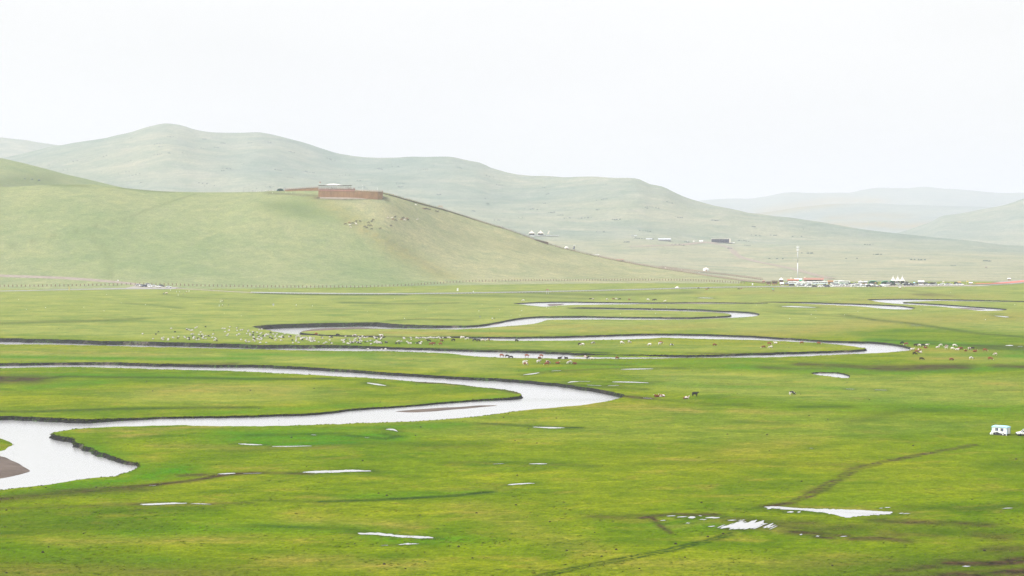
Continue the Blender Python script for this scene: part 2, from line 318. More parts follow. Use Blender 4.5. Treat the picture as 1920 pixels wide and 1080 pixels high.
    a((DR, [(560,1050),(760,1060)], 10, .45)); a((DR, [(300,735),(420,728),(520,730)], 7, .45)); a((DR, [(1260,988),(1340,978),(1420,990),(1460,996)], 3.5, .7)); a((DR, [(200,944),(330,946),(420,943)], 3, .5)); a((DR, [(1100,620),(1220,614),(1340,610)], 5, .45)); a((DR, [(1480,950),(1600,955),(1720,962)], 3, .5))
    a((DR, [(960,615),(1060,611),(1180,618)], 4, .5)); a((DR, [(1560,572),(1700,556),(1860,556)], 5, .4)); a((DR, [(1320,552),(1420,548),(1560,549)], 3, .5)); a((DR, [(1240,860),(1300,862)], 2, .6)); a((DR, [(1360,848),(1500,830)], 10, .3))
    a((DR, [(1160,1055),(1400,1060),(1600,1050)], 12, .35)); a((DR, [(880,950),(1000,1000),(1100,1030)], 10, .3))
    a((SE, [(-100,1062),(150,1060),(420,1080)], 26, .34)); a((SE, [(1560,1066),(1800,1050),(1980,1035)], 22, .36)); a((SE, [(-100,985),(100,980),(260,985)], 12, .3)); a((SE, [(1500,992),(1700,996),(1900,1000)], 9, .38)); a((LU, [(40,1040),(300,1050)], 14, .3))  # broad strokes: lens vignetting of the lower corners painted into the ground colour
    for dx in (-2.2, 2.2):            # wheel tracks
        k = dx
        a((MU, [(1470+k*2,946+k*.4),(1510+k*2,932+k*.6),(1535+k*3,919+k*.8),(1565+k*2,902+k*.8),(1600+k*2,882+k*.8),(1650+k,867+k*.5),(1740+k,850+k*.4),(1830+k,834+k*.3)], .75, .8))
        a((SE, [(980,1086+k*1.1),(1120,1056+k*1.1),(1230,1036+k*1.1),(1330,1014+k*1.1),(1375,1000+k)], .9, .95))
    return S
def paint(a, row, specs, sigx=1.0):
    out_ = np.zeros((len(a), 4), np.float32)
    for ch, poly, hw, st in specs:
        P = np.array(poly, float)
        mar = hw * 9
        sel = np.where((a > P[:, 0].min() - mar * 2) & (a < P[:, 0].max() + mar * 2) & (row > P[:, 1].min() - mar) & (row < P[:, 1].max() + mar))[0]
        if not len(sel): continue
        qx = a[sel] / 5.0; qy = row[sel]; best = np.full(len(sel), 1e9)
        for i in range(len(P) - 1):
            ax, ay, bx, by = P[i, 0] / 5.0, P[i, 1], P[i + 1, 0] / 5.0, P[i + 1, 1]
            dx, dy = bx - ax, by - ay; t = np.clip(((qx - ax) * dx + (qy - ay) * dy) / (dx * dx + dy * dy + 1e-9), 0, 1)
            best = np.minimum(best, np.hypot(qx - ax - t * dx, qy - ay - t * dy))
        v = st * np.exp(-(best / hw) ** 2 * 0.8)
        out_[sel, ch] = np.maximum(out_[sel, ch], v)
    return out_
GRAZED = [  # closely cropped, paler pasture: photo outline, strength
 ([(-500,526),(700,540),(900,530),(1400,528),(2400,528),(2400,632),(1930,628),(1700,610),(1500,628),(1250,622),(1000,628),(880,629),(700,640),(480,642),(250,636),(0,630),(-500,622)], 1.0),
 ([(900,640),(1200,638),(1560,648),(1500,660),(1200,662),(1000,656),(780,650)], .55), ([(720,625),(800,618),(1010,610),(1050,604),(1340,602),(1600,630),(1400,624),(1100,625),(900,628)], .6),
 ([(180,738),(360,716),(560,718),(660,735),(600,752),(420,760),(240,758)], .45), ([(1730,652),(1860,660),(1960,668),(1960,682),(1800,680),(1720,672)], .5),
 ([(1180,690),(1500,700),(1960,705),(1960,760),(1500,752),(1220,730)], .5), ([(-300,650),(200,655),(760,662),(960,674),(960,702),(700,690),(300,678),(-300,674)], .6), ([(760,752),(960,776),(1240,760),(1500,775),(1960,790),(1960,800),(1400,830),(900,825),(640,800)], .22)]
def grazed(a, row, polys=None):
    out_ = np.zeros(len(a), np.float32); P = np.stack([a, row], 1)
    for poly, st in (polys or GRAZED):
        Q = np.array(poly, float); inside = np.zeros(len(a), bool); best = np.full(len(a), 1e9)
        for i in range(len(Q)):
            (x0, y0), (x1, y1) = Q[i], Q[(i + 1) % len(Q)]
            c = ((y0 > row) != (y1 > row)) & (a < (x1 - x0) * (row - y0) / (y1 - y0 + 1e-12) + x0); inside ^= c
            ax, bx = x0 / 8, x1 / 8; dx, dy = bx - ax, y1 - y0
            t = np.clip(((a / 8 - ax) * dx + (row - y0) * dy) / (dx * dx + dy * dy + 1e-9), 0, 1)
            best = np.minimum(best, np.hypot(a / 8 - ax - t * dx, row - y0 - t * dy))
        sdv = np.where(inside, best, -best); v = st * np.clip(sdv / 14 + 0.45, 0, 1)
        out_ = np.maximum(out_, v)
    return out_
def set_grazed(me, arr):
    at = me.attributes.new('grazed', 'FLOAT', 'POINT'); at.data.foreach_set('value', arr.astype(np.float32))
def set_zones(me, arr):
    at = me.color_attributes.new('zones', 'FLOAT_COLOR', 'POINT')
    at.data.foreach_set('color', arr.astype(np.float32).ravel())

def build_ground():
    pts = []; ring_sets = {}
    def add(X, Y): pts.append((X, Y)); return len(pts) - 1
    # channel outlines with a crumbling edge
    for key, poly in CH.items():
        D = dense(poly, 5.0); ids = []
        for q in D:
            p = gp(q[0], q[1])
            amp = 0.55 if key in ('near', 'pond') else 0.8
            n = mnoise.noise(Vector((p.x * 0.22, p.y * 0.12, 5))) * amp * 1.3 + mnoise.noise(Vector((p.x * 0.06, p.y * 0.04, 15))) * amp * 1.2 + mnoise.noise(Vector((p.x * 0.8, p.y * 0.5, 9))) * amp * .7
            ids.append(add(p.x + n * 0.6, p.y + n * 2.2))
        ring_sets[key] = ids
    nb = len(pts)
    # fine cells where the photograph looks, coarse ones elsewhere
    xs = np.arange(-420, 2341, 5.0); rr = random.random
    row = 525.0
    rows = []
    while row < 1092: rows.append(row); row += 1.6 if row < 700 else 2.4
    for i, rw in enumerate(rows):
        for x in xs:
            p = gp(x + (rr() - .5) * 3 + (i % 2) * 2.5, rw + (rr() - .5) * .9); pts.append((p.x, p.y))
    for Y in (2250, 2500, 3000, 4000, 6000, 9000, 14000, 22000):
        for x in np.arange(-420, 2341, 60): pts.append(((x - 960) / FPX * Y, Y))
    lo = math.atan((-420 - 960) / FPX) * 1.03; hi = math.atan((2340 - 960) / FPX) * 1.03
    for r in [1.5, 4, 10, 20, 35, 55, 80, 110, 150, 190, 230, 270, 300, 350, 450, 600, 900, 1300, 2000, 3200, 5000, 8000, 13000, 22000]:
        for k in range(96):
            az = -math.pi + (k + .5) / 96 * 2 * math.pi
            if lo < az < hi and r > 292: continue
            pts.append((r * math.sin(az), r * math.cos(az)))
    XY = np.array(pts)
    az = np.arctan2(XY[:, 0], XY[:, 1]); lr = np.log(np.hypot(XY[:, 0], XY[:, 1]))
    V2 = [Vector((a_, b_)) for a_, b_ in zip(az, lr)]
    n0 = len(V2)
    # close the seam behind the camera: a mirrored band of points on both sides
    seam = [i for i in range(nb, n0) if abs(az[i]) > math.pi * 0.93]
    ghost = {}
    for i in seam:
        ghost[len(V2)] = i; V2.append(Vector((az[i] - math.copysign(2 * math.pi, az[i]), lr[i])))
    edges = []; faces_in = []; keys = list(ring_sets)
    for k in keys:
        ids = ring_sets[k]
        ar = sum(az[ids[i]] * lr[ids[(i + 1) % len(ids)]] - az[ids[(i + 1) % len(ids)]] * lr[ids[i]] for i in range(len(ids)))
        faces_in.append(ids if ar > 0 else ids[::-1])
    vo, eo, fo, ov, oe, of = delaunay_2d_cdt(V2, edges, faces_in, 0, 1e-9)
    src = np.array([o[0] if o else -1 for o in ov])
    vx = np.array([(v.x, v.y) for v in vo])
    X = np.exp(vx[:, 1]) * np.sin(vx[:, 0]); Y = np.exp(vx[:, 1]) * np.cos(vx[:, 0])
    remap = np.arange(len(vo)); first = {}
    for i, s in enumerate(src):
        g = ghost.get(int(s), int(s))
        if g >= 0: remap[i] = first.setdefault(g, i)
    tri = []; holes = {k: [] for k in keys}; seen = set()
    for f, o in zip(fo, of):
        if o:
            holes[keys[o[0]]].append(tuple(f)); continue
        ma = sum(vx[i, 0] for i in f) / 3
        if abs(ma) > math.pi: continue
        t = tuple(int(remap[i]) for i in f)
        if len(set(t)) < 3: continue
        ks = tuple(sorted(t))
        if ks in seen: continue
        seen.add(ks); tri.append(t)
    # the innermost ring is closed by one fan under the camera
    used = sorted(set(i for t in tri for i in t)); idx = {v: i for i, v in enumerate(used)}
    verts = [(X[i], Y[i], gh(X[i], Y[i])) for i in used]
    F = []
    for t in tri:
        a_, b_, c_ = (idx[i] for i in t)
        va, vb, vc = verts[a_], verts[b_], verts[c_]
        if (vb[0]-va[0])*(vc[1]-va[1]) - (vb[1]-va[1])*(vc[0]-va[0]) < 0: b_, c_ = c_, b_
        F.append((a_, b_, c_))
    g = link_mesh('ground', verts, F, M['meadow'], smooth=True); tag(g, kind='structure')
    A = np.array(verts); front = A[:, 1] > 60
    a_px = np.full(len(A), -9999.0); r_px = np.full(len(A), -9999.0)
    dep = A[front, 1] * CP + CAMZ * SP; up = A[front, 1] * SP - CAMZ * CP
    a_px[front] = 960 + FPX * A[front, 0] / dep; r_px[front] = 540 - FPX * up / dep
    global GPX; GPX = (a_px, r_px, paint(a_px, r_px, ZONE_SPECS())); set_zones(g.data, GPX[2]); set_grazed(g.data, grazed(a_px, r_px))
    # water and banks
    global EDGE; EDGE = []
    for k in keys:
        ids = sorted(set(i for t in holes[k] for i in t)); mp_ = {v: i for i, v in enumerate(ids)}
        wv = []
        for i in ids:
            a1, r1 = to_px(X[i], Y[i], 0); wv.append((X[i], Y[i], water_z(k, a1, r1)))
        wf = []
        for t in holes[k]:
            a1, b1, c1 = (mp_[i] for i in t); va, vb, vc = wv[a1], wv[b1], wv[c1]
            if (vb[0]-va[0])*(vc[1]-va[1]) - (vb[1]-va[1])*(vc[0]-va[0]) < 0: b1, c1 = c1, b1
            wf.append((a1, b1, c1))
        ro = link_mesh('river_water' if k != 'pond' else 'pond_water', wv, wf, M['water'], smooth=True); tag(ro, kind='structure')
        # bank
        R = [pts[i] for i in ring_sets[k]]; n = len(R)
        area = sum(R[i][0] * R[(i + 1) % n][1] - R[(i + 1) % n][0] * R[i][1] for i in range(n))
        sgn = 1 if area > 0 else -1
        bv = []; bf = []
        prof = [(0.0, 0.0), (0.04, -0.08), (0.12, -0.22), (0.28, -0.55), (0.5, -0.8), (0.9, -1.15)]
        for i in range(n):
            p = Vector(R[i]); q0 = Vector(R[i - 1]); q1 = Vector(R[(i + 1) % n])
            tdir = (q1 - q0)
            if tdir.length < 1e-6: tdir = Vector((1, 0))
            tdir.normalize(); nin = Vector((-tdir.y, tdir.x)) * sgn
            a1, r1 = to_px(p.x, p.y, 0); depth = -water_z(k, a1, r1); g0 = gh(p.x, p.y)
            EDGE.append((p.x, p.y, g0, nin.x, nin.y, depth))
            for j, (ins, dz) in enumerate(prof):
                e = mnoise.noise(Vector((p.x * .5, p.y * .5, j * 1.7)))
                q = p + nin * (ins * depth * 0.8 + (0.25 * e if j > 1 else 0))
                z = g0 + (dz if j < 2 else dz * depth + 0.12 * e * depth * (j < 5))
                bv.append((q.x, q.y, z))
        k6 = len(prof)
        for i in range(n):
            for j in range(k6 - 1):
                i2 = (i + 1) % n
                qd = (i * k6 + j, i2 * k6 + j, i2 * k6 + j + 1, i * k6 + j + 1)
                bf.append(qd if sgn > 0 else qd[::-1])
        bo = link_mesh('river_bank', bv, bf, M['bank'], smooth=False); tag(bo, kind='structure')
    return g
T0 = time.time()
ground = build_ground()
print('ground', time.time() - T0, len(ground.data.polygons))

# islands and bars of sand in the channels
def bar(name, px, z, top, mat, edge=0.3):
    P = [gp(x, y, z) for x, y in dense(px, 4.0)]
    c = sum((p for p in P), Vector()) / len(P); n = len(P)
    verts = []; faces = []
    K = [(1.0, -0.35), (0.93, 0.08), (0.78, 0.45), (0.5, 0.8), (0.2, 1.0)]
    for s, h in K:
        for p in P:
            q = c + (p - c) * s; nn = mnoise.noise(Vector((q.x * .15, q.y * .1, 2)))
            verts.append((q.x + nn * .3, q.y + nn * 1.5, z + h * top * (1 + .4 * nn)))
    for k in range(len(K) - 1):
        for i in range(n):
            faces.append((k*n+i, k*n+(i+1)%n, (k+1)*n+(i+1)%n, (k+1)*n+i))
    faces.append(tuple((len(K)-1)*n+i for i in range(n)))
    o = link_mesh(name, verts, faces, mat, smooth=True)
    bm = bmesh.new(); bm.from_mesh(o.data); bmesh.ops.recalc_face_normals(bm, faces=bm.faces)
    if sum(f.normal.z for f in bm.faces) < 0: bmesh.ops.reverse_faces(bm, faces=bm.faces)
    bm.to_mesh(o.data); bm.free()
    return tag(o, kind='structure')
bar('sand_bar', [(735,772),(780,768),(850,763.5),(920,759.5),(938,760),(900,764),(840,769),(775,774)], -0.6, .25, M['sand'])
bar('sand_bar', [(-160,848),(-60,846),(0,853),(25,861),(45,871),(66,882),(50,889),(25,895),(0,899),(-160,915)], -1.2, .7, M['sand'])
isl = bar('grass_island', [(-170,824),(-60,818),(0,820),(15,824),(32,833),(20,839),(12,845),(0,847),(-80,850),(-170,848)], -1.2, 1.1, M['meadow'])
bar('sand_bar', [(560,621),(600,619.3),(680,618.3),(760,622),(690,628.6),(640,628),(590,626)], -2.45, 2.2, M['sand'])
bar('sand_bar', [(1300,584.5),(1345,585.8),(1368,588.6),(1364,591.5),(1325,593),(1310,590)], -1.05, .8, M['sand'])
bar('sand_bar', [(1430,641),(1500,643.5),(1560,646),(1600,649),(1614,653),(1590,656),(1560,654),(1480,645)], -.95, .8, M['sand'])
bar('sand_bar', [(1230,567.8),(1300,567.4),(1420,568),(1380,569),(1260,569.3)], -.85, .4, M['sand'])
bar('sand_bar', [(880,611.3),(920,608),(945,603.5),(936,608),(905,611.6)], -1.1, .4, M['sand'])
bar('sand_bar', [(1025,570.6),(1060,570),(1052,572),(1030,573.6)], -.85, .4, M['sand'])
bar('sand_bar', [(1690,566),(1740,568.3),(1760,570.8),(1710,569)], -.85, .4, M['sand'])
bar('sand_bar', [(1790,577),(1830,578.5),(1850,581),(1820,580.5)], -.85, .3, M['sand'])
bar('grass_island', [(1065,667.6),(1110,667.2),(1180,668.5),(1260,669.5),(1180,670),(1110,669.6)], -.95, .6, M['meadow'])

# ------------------------------------------------------------------ hills
def pchip(xk, yk, x):
    xk = np.asarray(xk, float); yk = np.asarray(yk, float); h = np.diff(xk); d = np.diff(yk) / h
    m = np.zeros(len(xk)); m[0] = d[0]; m[-1] = d[-1]
    for i in range(1, len(xk) - 1):
        if d[i-1] * d[i] > 0:
            w1 = 2*h[i] + h[i-1]; w2 = h[i] + 2*h[i-1]; m[i] = (w1 + w2) / (w1 / d[i-1] + w2 / d[i])
    i = np.clip(np.searchsorted(xk, x) - 1, 0, len(h) - 1); t = (x - xk[i]) / h[i]
    return (2*t**3-3*t**2+1)*yk[i] + (t**3-2*t**2+t)*h[i]*m[i] + (-2*t**3+3*t**2)*yk[i+1] + (t**3-t**2)*h[i]*m[i+1]
def curve(pts):
    xs = [p[0] for p in pts]; ys = [p[1] for p in pts]
    return lambda a: float(pchip(xs, ys, np.array([min(max(a, xs[0]), xs[-1])]))[0])
def sheet(name, mat, a0, a1, da, ctrl, nY, rough=0.0, rscale=0.004, zones=None):
    verts = []; px = []; na = int((a1 - a0) / da) + 1
    for i in range(na):
        a = a0 + i * da; K = ctrl(a); yk = [k[0] for k in K]; zk = [k[1] for k in K]
        s = np.linspace(0, 1, nY)
        Ys = np.interp(s, np.linspace(0, 1, len(yk)), yk)      # the same number of rows in every stretch
        zs = pchip(yk, zk, Ys)
        for j, (Yv, zv) in enumerate(zip(Ys, zs)):
            X = col_x(a, Yv, zv)
            if rough:
                e = mnoise.fractal(Vector((X * rscale, Yv * rscale, 1.3)), 0.8, 2.1, 4)
                lim = min(1, max(0, zv / 30.0)); zv = zv + rough * e * lim
            verts.append((X, Yv, zv)); px.append(a)
    faces = [(i*nY+j, (i+1)*nY+j, (i+1)*nY+j+1, i*nY+j+1) for i in range(na-1) for j in range(nY-1)]
    o = link_mesh(name, verts, faces, mat, smooth=True)
    A = np.array(verts); dz = A[:, 2] - CAMZ; dep = A[:, 1]*CP - dz*SP; up = A[:, 1]*SP + dz*CP
    if zones is not None: set_zones(o.data, paint(960 + FPX*A[:, 0]/dep, 540 - FPX*up/dep, zones))
    return tag(o, kind='structure')

# the near hill with the lookout
crest = curve([(-420,349),(-200,352),(0,352.5),(60,349),(120,346.5),(160,346),(200,349),(260,356),(330,360),(400,360.5),(480,359.5),(540,358),(600,357),(660,358),(715,361),(760,372),(800,383),(850,398),(900,414),(950,429),(1000,447),(1050,463),
               (1100,475.5),(1150,486),(1200,495.5),(1250,504),(1300,512),(1350,520),(1400,527.5),(1450,533.5),(1500,538)])
foot = curve([(-420,542),(0,541.3),(300,541),(500,540),(700,537.5),(850,534.5),(1000,532.5),(1200,531.3),(1300,531.5),(1400,533),(1500,536)])
crestY = curve([(-420,2190),(700,2190),(900,2270),(1100,2270),(1200,2245),(1300,2190),(1400,2120),(1500,2060)])
def hill_ctrl(a):
    y0 = CAMZ * FPX / (foot(a) - 430); yc = max(crestY(a), y0 + 40); zc = row_z(crest(a), yc); d = yc - y0
    if zc < 0.5: return [(y0-60, -3), (y0, -1.5), (y0+.35*d, -1.2), (y0+.7*d, -1.0), (yc, -.8), (yc+40, -1.2), (yc+150, -2), (yc+400, -3)]
    pl = 1 - sm(abs(a - 600), 100, 200)       # a flat shoulder under the lookout
    return [(y0-60, -2.0), (y0+0.04*d, 0.02*zc), (y0+.35*d, .26*zc), (y0+.70*d, (.70+.06*pl)*zc), (y0+.86*d, (.90+.03*pl)*zc), (yc, zc), (yc+.5*d, .72*zc), (yc+1.6*d+60, -4)]
HILL_Z = [(0, [(560,375),(540,390),(600,405)], 10, .16), (3, [(240,352),(280,356),(310,358)], 3, .45), (3, [(100,347),(160,349)], 2, .35), (3, [(-60,480),(0,466),(60,452),(150,432),(230,412),(280,392),(330,375),(370,363)], .8, .28),
          (3, [(155,430),(165,442),(185,462),(200,485),(203,520)], .6, .2), (3, [(162,430),(172,442),(192,462),(207,485),(209,520)], .6, .2), (2, [(590,372),(640,396),(700,440),(760,480),(840,520)], 5, .35), (1, [(600,371),(650,373),(715,371)], 2, .8),
          (1, [(505,362),(560,365),(600,368)], 1.6, .5), (2, [(590,372),(620,385),(650,398),(700,432),(760,476),(842,522)], 1.6, .3), (1, [(640,410),(700,440),(760,470),(830,515)], 1, .15), (3, [(530,385),(580,400)], 8, .22), (3, [(700,385),(760,395)], 8, .06), (1, [(820,425),(900,440)], 6, .04)]
for k in range(26):   # the wind-combed stripes down the right flank
    x = 800 + k * 13; y = crest(x) + 12 + (k * 37 % 40); HILL_Z.append((3, [(x, y), (x+40, y+13), (x+90, y+30)], 0.7, .14))
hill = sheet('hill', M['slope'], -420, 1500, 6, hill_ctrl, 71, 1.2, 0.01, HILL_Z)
_A = np.array([v.co[:] for v in hill.data.vertices]); _d = _A[:, 1]*CP - (_A[:, 2]-CAMZ)*SP; _u = _A[:, 1]*SP + (_A[:, 2]-CAMZ)*CP
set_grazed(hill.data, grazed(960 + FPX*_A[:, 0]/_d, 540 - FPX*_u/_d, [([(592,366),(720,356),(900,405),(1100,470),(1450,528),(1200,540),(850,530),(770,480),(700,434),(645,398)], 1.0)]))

# the hill at the left edge behind it
lcrest = curve([(-420,262),(-200,274),(0,297),(60,311),(120,328),(180,343),(240,356),(320,370),(420,386)])
def lctrl(a):
    zc = row_z(lcrest(a), 3000); return [(2350, -5), (2500, .15*zc), (2750, .62*zc), (3000, zc), (3300, .7*zc), (3800, -5)]
left_hill = sheet('hill', M['slope'], -420, 420, 8, lctrl, 51, 3.0, 0.004, [(3, [(0,345),(60,338)], 12, .35)])

# the long mountain
ridge = curve([(-420,340),(-200,322),(0,296),(60,284),(100,275),(140,268),(200,256.5),(215,252),(250,245),(270,239),(290,235),(310,232),(335,234),(370,243),(400,247.5),(430,250),(460,249),(480,248),(510,252),(550,263),(600,277),(640,287),(680,291.5),
               (740,293.5),(800,294),(840,294.5),(880,301),(905,305),(915,310),(930,314),(980,325.5),(1020,328),(1080,330),(1140,332),(1180,334.5),(1205,340),(1215,346),(1240,353),(1290,374),(1330,383),(1400,396.5),(1460,405),(1540,417),(1620,430),(1680,437.5),
               (1750,444.5),(1850,453),(1920,459),(2100,470),(2340,482)])
rY = curve([(-420,5600),(300,5600),(800,5300),(1200,4700),(1500,4300),(1920,3900),(2340,3700)])
baseR = curve([(-420,452),(600,450),(1000,446),(1200,447.5),(1330,455),(1450,462),(1600,470),(1920,482),(2340,495)])
def mctrl(a):
    yr = rY(a); zr = row_z(ridge(a), yr); z1 = row_z(baseR(a), 3350); z2 = row_z(baseR(a) + 45, 2700)
    k = zr - z1
    return [(2000, -4), (2120, 0.4), (2700, max(1.5, z2)), (3350, z1), (3350+.33*(yr-3350), z1+.22*k), (3350+.68*(yr-3350), z1+.62*k), (3350+.87*(yr-3350), z1+.86*k), (yr, zr), (yr+700, .75*zr), (yr+2600, -5)]
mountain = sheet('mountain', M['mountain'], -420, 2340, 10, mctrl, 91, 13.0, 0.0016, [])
_A = np.array([v.co[:] for v in mountain.data.vertices]); _d = _A[:, 1]*CP - (_A[:, 2]-CAMZ)*SP; _u = _A[:, 1]*SP + (_A[:, 2]-CAMZ)*CP
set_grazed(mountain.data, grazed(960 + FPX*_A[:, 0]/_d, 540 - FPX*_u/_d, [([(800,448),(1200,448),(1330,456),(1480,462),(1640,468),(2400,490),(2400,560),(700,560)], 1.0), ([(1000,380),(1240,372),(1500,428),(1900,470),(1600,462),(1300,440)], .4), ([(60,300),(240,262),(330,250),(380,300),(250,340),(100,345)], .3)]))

# the hill at the right edge and the far ranges
rc = curve([(1600,452),(1650,443),(1690,435),(1720,426),(1750,414),(1765,405),(1800,400),(1850,391),(1890,382),(1920,372),(1980,356),(2100,338),(2340,330)])
def rctrl(a):
    zc = row_z(rc(a), 6500); return [(5200, -5), (5600, .25*zc), (6000, .62*zc), (6500, zc), (7000, .7*zc), (8200, -5)]
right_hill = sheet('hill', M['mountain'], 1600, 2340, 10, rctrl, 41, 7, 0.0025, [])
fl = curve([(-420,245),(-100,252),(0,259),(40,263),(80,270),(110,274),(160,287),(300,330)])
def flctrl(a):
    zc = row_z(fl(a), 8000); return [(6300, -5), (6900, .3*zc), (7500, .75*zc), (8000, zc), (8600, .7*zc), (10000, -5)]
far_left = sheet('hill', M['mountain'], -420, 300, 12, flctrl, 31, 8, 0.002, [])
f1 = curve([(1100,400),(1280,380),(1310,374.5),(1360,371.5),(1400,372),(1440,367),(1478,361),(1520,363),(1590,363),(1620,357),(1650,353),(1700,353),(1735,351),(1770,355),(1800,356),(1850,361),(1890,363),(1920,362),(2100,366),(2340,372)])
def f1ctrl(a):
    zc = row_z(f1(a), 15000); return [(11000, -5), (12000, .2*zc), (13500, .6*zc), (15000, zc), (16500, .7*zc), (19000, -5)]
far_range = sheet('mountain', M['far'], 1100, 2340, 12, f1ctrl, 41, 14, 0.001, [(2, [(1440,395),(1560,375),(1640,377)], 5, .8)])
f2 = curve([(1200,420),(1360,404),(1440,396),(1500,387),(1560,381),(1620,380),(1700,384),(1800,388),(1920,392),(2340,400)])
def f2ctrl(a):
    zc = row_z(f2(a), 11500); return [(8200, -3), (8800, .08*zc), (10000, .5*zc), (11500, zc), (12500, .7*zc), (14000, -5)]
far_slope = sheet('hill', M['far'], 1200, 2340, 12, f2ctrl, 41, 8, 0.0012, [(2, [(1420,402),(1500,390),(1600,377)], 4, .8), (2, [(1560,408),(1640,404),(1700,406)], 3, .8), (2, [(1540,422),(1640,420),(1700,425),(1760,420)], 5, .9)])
TERRAIN = [ground, hill, left_hill, mountain, right_hill]
print('terrain', time.time() - T0)

# ------------------------------------------------------------------ haze: one closed box of thin air round everything
hz = NT('haze_air'); hz.t.nodes.remove(hz.b)
pv = hz.n('ShaderNodeVolumePrincipled'); pv.inputs['Color'].default_value = (0.865, 0.885, 1.0, 1); pv.inputs['Density'].default_value = HAZE_DENSITY
pv.inputs['Anisotropy'].default_value = HAZE_ANISO; hz.l(pv.outputs[0], hz.o.inputs['Volume'])
B0, B1 = Vector((-24000, -24000, -6)), Vector((24000, 24000, 520))
bv = [(x, y, z) for z in (B0.z, B1.z) for y in (B0.y, B1.y) for x in (B0.x, B1.x)]
haze = link_mesh('haze', bv, [(0,2,3,1),(4,5,7,6),(0,1,5,4),(2,6,7,3),(0,4,6,2),(1,3,7,5)], hz.m); tag(haze, kind='stuff')

# ================================================================== things
def terrain_tree(objs):
    V = []; P = []
    for o in objs:
        k = len(V); n = len(o.data.vertices); c = np.empty(n * 3); o.data.vertices.foreach_get('co', c); c = c.reshape(-1, 3)
        V += [tuple(v) for v in c]
        for p in o.data.polygons: P.append(tuple(k + i for i in p.vertices))
    return BVHTree.FromPolygons(V, P)
BV = terrain_tree(TERRAIN)
def hit(x, y):
    d = ray(x, y).normalized(); r = BV.ray_cast(Vector((0, 0, CAMZ)) + d * 60, d, 40000)
    return r[0] if r[0] is not None else gp(x, max(y, 440))
def drop(X, Y):
    r = BV.ray_cast(Vector((X, Y, 900)), Vector((0, 0, -1)), 2000)
    return r[0].z if r[0] is not None else 0.0
def mpp(p): return p.y / FPX                  # metres per photograph pixel at a point

def pm(name, c, rough=0.6, spec=0.3, var=0.12, sc=3.0):
    m = NT(name); n = m.noise(m.obj(), sc, 3, 0.6)
    col = m.mix(m.ramp(n, 0.3, 0.7), tuple(v * (1 - var) for v in c), tuple(min(1, v * (1 + var)) for v in c))
    return m.done(col, rough, spec)
M['white'] = pm('white_paint', (0.84, 0.84, 0.84), .5, .4, .06)
M['canvas'] = pm('white_canvas', (0.74, 0.70, 0.66), .85, .1, .06, .6)
M['cream'] = pm('cream_canvas', (0.70, 0.62, 0.52), .85, .1, .06, .6)
M['black'] = pm('black_rubber', (0.012, 0.012, 0.013), .7, .2)
M['tarp'] = pm('black_tarpaulin', (0.010, 0.010, 0.012), .5, .3, .4, 1.5)
M['glass'] = pm('dark_glass', (0.014, 0.017, 0.024), .12, .6)
M['skyblue'] = pm('sky_blue_paint', (0.36, 0.62, 0.80), .5, .4, .08)
M['blue'] = pm('blue_trim', (0.05, 0.22, 0.50), .5, .4)
M['curtain'] = pm('blue_curtain', (0.03, 0.045, 0.16), .9, .1)
M['steel'] = pm('galvanised_steel', (0.60, 0.62, 0.64), .45, .5)
M['silver'] = pm('silver_paint', (0.50, 0.52, 0.54), .35, .5, .05)
M['grey'] = pm('grey_paint', (0.16, 0.17, 0.19), .35, .5, .05)
M['navy'] = pm('navy_paint', (0.018, 0.028, 0.07), .35, .5, .05)
M['redpaint'] = pm('red_paint', (0.40, 0.03, 0.02), .35, .5, .05)
M['screen'] = pm('dark_panel', (0.002, 0.008, 0.038), .8, .1, .15, .5)
M['green'] = pm('green_canvas', (0.05, 0.58, 0.34), .8, .1, .08)
M['teal'] = pm('teal_canvas', (0.03, 0.28, 0.30), .8, .1)
M['yellow'] = pm('yellow_paint', (0.65, 0.50, 0.10), .6, .3)
M['tan'] = pm('tan_load', (0.45, 0.30, 0.14), .9, .1)
M['concrete'] = pm('pale_concrete', (0.45, 0.44, 0.42), .9, .1)
M['pink'] = pm('faded_red_roof', (0.36, 0.18, 0.14), .8, .1)
def wood(name, a, b):
    m = NT(name); o = m.obj(); mp_ = m.n('ShaderNodeMapping'); mp_.inputs['Scale'].default_value = (1.2, 1.2, .12); m.l(o, mp_.inputs[0])
    col = m.mix(m.ramp(m.noise(mp_.outputs[0], 1.0, 5, .7), .3, .7), a, b)
    col = m.mix(m.math('MULTIPLY', m.ramp(m.noise(o, .13, 3, .6), .4, .7), .4), col, tuple(v * .6 for v in a))
    return m.done(col, .85, .1)
M['wood'] = wood('weathered_timber', (0.27, 0.135, 0.062), (0.43, 0.24, 0.12))
M['redwood'] = wood('red_brown_timber', (0.34, 0.12, 0.075), (0.50, 0.22, 0.15))
M['pinkwood'] = wood('faded_red_timber', (0.42, 0.20, 0.15), (0.60, 0.34, 0.27))
M['darkwood'] = wood('dark_timber', (0.055, 0.034, 0.024), (0.12, 0.075, 0.05))

